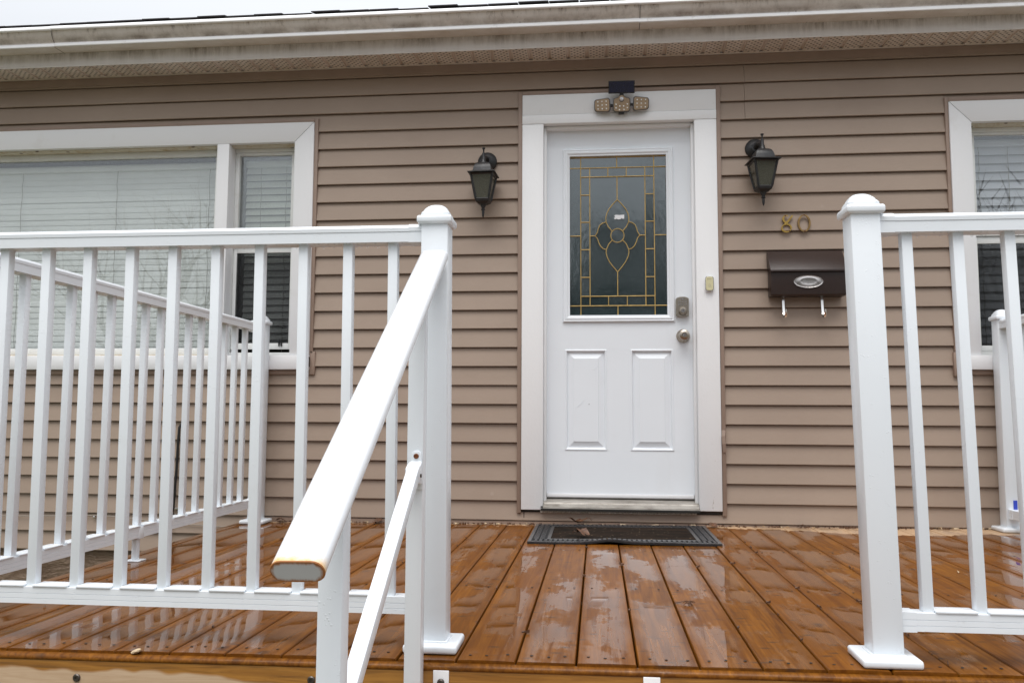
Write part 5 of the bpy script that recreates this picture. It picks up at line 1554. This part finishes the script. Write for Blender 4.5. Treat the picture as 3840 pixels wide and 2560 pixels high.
tspots = [(0, -11.6, -15.5, 0.95, 'bare tree on the verge whose branches mirror in the picture window'),
          (1, 1.3, -24.0, 1.05, 'bare tree across the road straight opposite the door'),
          (2, -1.7, -27.0, 0.90, 'bare tree across the road left of the front path'),
          (0, 4.2, -25.5, 0.85, 'bare tree across the road at the right of the row'),
          (1, -5.5, -29.0, 0.95, 'bare tree across the road near the brick house'),
          (2, 2.8, -31.0, 0.85, 'tall bare tree at the back of the far row'),
          (1, -0.2, -33.0, 0.90, 'thin bare tree furthest back in the far row'),
          (0, 8.0, -28.0, 0.90, 'bare tree over the road at the far right')]
pt_objs = {}
for i, (k, x_, y_, sc, lb) in enumerate(tspots):
    t_e = empty('bare_tree', (x_, y_, GZ), lb, 'tree', 'bare trees over the road')
    if k not in pt_objs:
        a = build(protos[k][0], 'trunk', 'bark', t_e, smooth=60, origin=(0, 0, 0))
        b = build(protos[k][1], 'crown', 'twig', t_e, smooth=60, origin=(0, 0, 0), recalc=False)
        pt_objs[k] = (a, b)
        a.location = b.location = (0, 0, -0.1)
    else:
        for src in pt_objs[k]:
            c_ = src.copy(); C.objects.link(c_); c_.parent = t_e; c_.location = (0, 0, -0.1)
    t_e.rotation_euler = (0, 0, i * 1.3)
    t_e.scale = (sc, sc, sc)
ev_src = None
def ever(seed, h):
    r_ = random.Random(seed)
    m = MB()
    for k in range(1500):
        t_ = r_.random() ** 0.8
        z_ = 0.2 + t_ * h
        rad = (1 - t_) * h * 0.30 * r_.uniform(0.5, 1.0) + 0.05
        a = r_.uniform(0, 6.28)
        c_ = Vector((rad * math.cos(a), rad * math.sin(a), z_))
        u = Vector((math.cos(a), math.sin(a), -0.35)) * r_.uniform(0.15, 0.34); v_ = Vector((-math.sin(a), math.cos(a), r_.uniform(-0.3, 0.3))) * r_.uniform(0.04, 0.10)
        m.add([c_ - u - v_ * 0.3, c_ - v_, c_ + u, c_ + v_], [(0, 1, 2, 3)])
    return m
for i, (x_, y_, h, lb) in enumerate(((-0.6, -25.5, 3.4, 'small dark evergreen across the road left of the opposite tree'), (2.2, -26.5, 3.9, 'taller dark evergreen across the road right of the opposite tree'), (4.9, -28.5, 3.2, 'dark evergreen beside the far right bare tree'))):
    e = empty('evergreen_tree', (x_, y_, GZ), lb, 'tree', 'evergreens over the road')
    build(MB().lathe([(0.09, -0.1), (0.05, h * 0.8)], (x_, y_, GZ), 8), 'trunk', 'bark', e)
    o = build(ever(i, h), 'crown', 'needles', None, smooth=0, origin=(0, 0, 0), recalc=False)
    o.parent = e; o.location = (0, 0, 0)
wd = MB()
r_ = random.Random(77)
for k in range(13000):
    x_ = (r_.uniform(-6, 16) if r_.random() < 0.7 else r_.uniform(16, 50)) if r_.random() < 0.9 else r_.uniform(-70, -30)
    y_ = r_.uniform(-38, -28)
    top = 9.4 + 1.5 * math.sin(x_ * 0.9) + 1.2 * math.sin(x_ * 2.3 + 1)
    z_ = GZ + top * (r_.random() ** 0.85)
    L_ = r_.uniform(0.5, 1.5); w_ = r_.uniform(0.02, 0.06) * (2.2 if z_ < 4.0 else (1.3 if z_ < 6.0 else 0.8))
    a = r_.gauss(0, 0.5)
    dx, dz = math.sin(a) * L_ / 2, math.cos(a) * L_ / 2
    wd.add([(x_ - dx - w_, y_, z_ - dz), (x_ - dx + w_, y_ + 0.02, z_ - dz), (x_ + dx, y_ + 0.05, z_ + dz)], [(0, 1, 2)])
for k in range(1400):
    x_ = r_.uniform(-6, 40); y_ = r_.uniform(-39, -34); z_ = GZ + r_.uniform(0.0, 4.6)
    rr = r_.uniform(0.25, 0.6)
    wd.add([(x_ - rr, y_, z_ - rr * 0.7), (x_ + rr * 0.8, y_ + 0.1, z_ - rr * 0.5), (x_ + rr * 0.3, y_ + 0.2, z_ + rr)], [(0, 1, 2)])
tag(build(wd, 'woodland', 'twig', None, smooth=0, recalc=False), 'dense bare brown woodland far across the road', 'woodland', kind='stuff')
oh = empty('opposite_house', (-15.5, -30, GZ), 'small brick house with a gable roof across the road', 'house')
build(MB().box(-20, -11, -35, -27, GZ, 2.3), 'wall', 'brickred', oh)
build(MB().prism([(-20.6, 2.2), (-15.5, 4.6), (-10.4, 2.2), (-10.4, 2.35), (-15.5, 4.8), (-20.6, 2.35)], 'y', -35.4, -26.6).prism([(-20, 2.3), (-11, 2.3), (-15.5, 4.55)], 'y', -34.9, -27.05), 'roof', 'farroof', oh)
for xw in (-18.8, -13.4):
    wf = build(MB().box(xw, xw + 1.5, -27, -26.94, 0.3, 1.6), 'window', 'trim', oh)
    build(MB().box(xw + 0.1, xw + 1.4, -26.94, -26.92, 0.4, 1.5), 'glass_pane', 'black_gloss', wf)
od = build(MB().box(-16.1, -15.1, -27, -26.94, GZ + 0.3, 1.6), 'door', 'trim', oh)
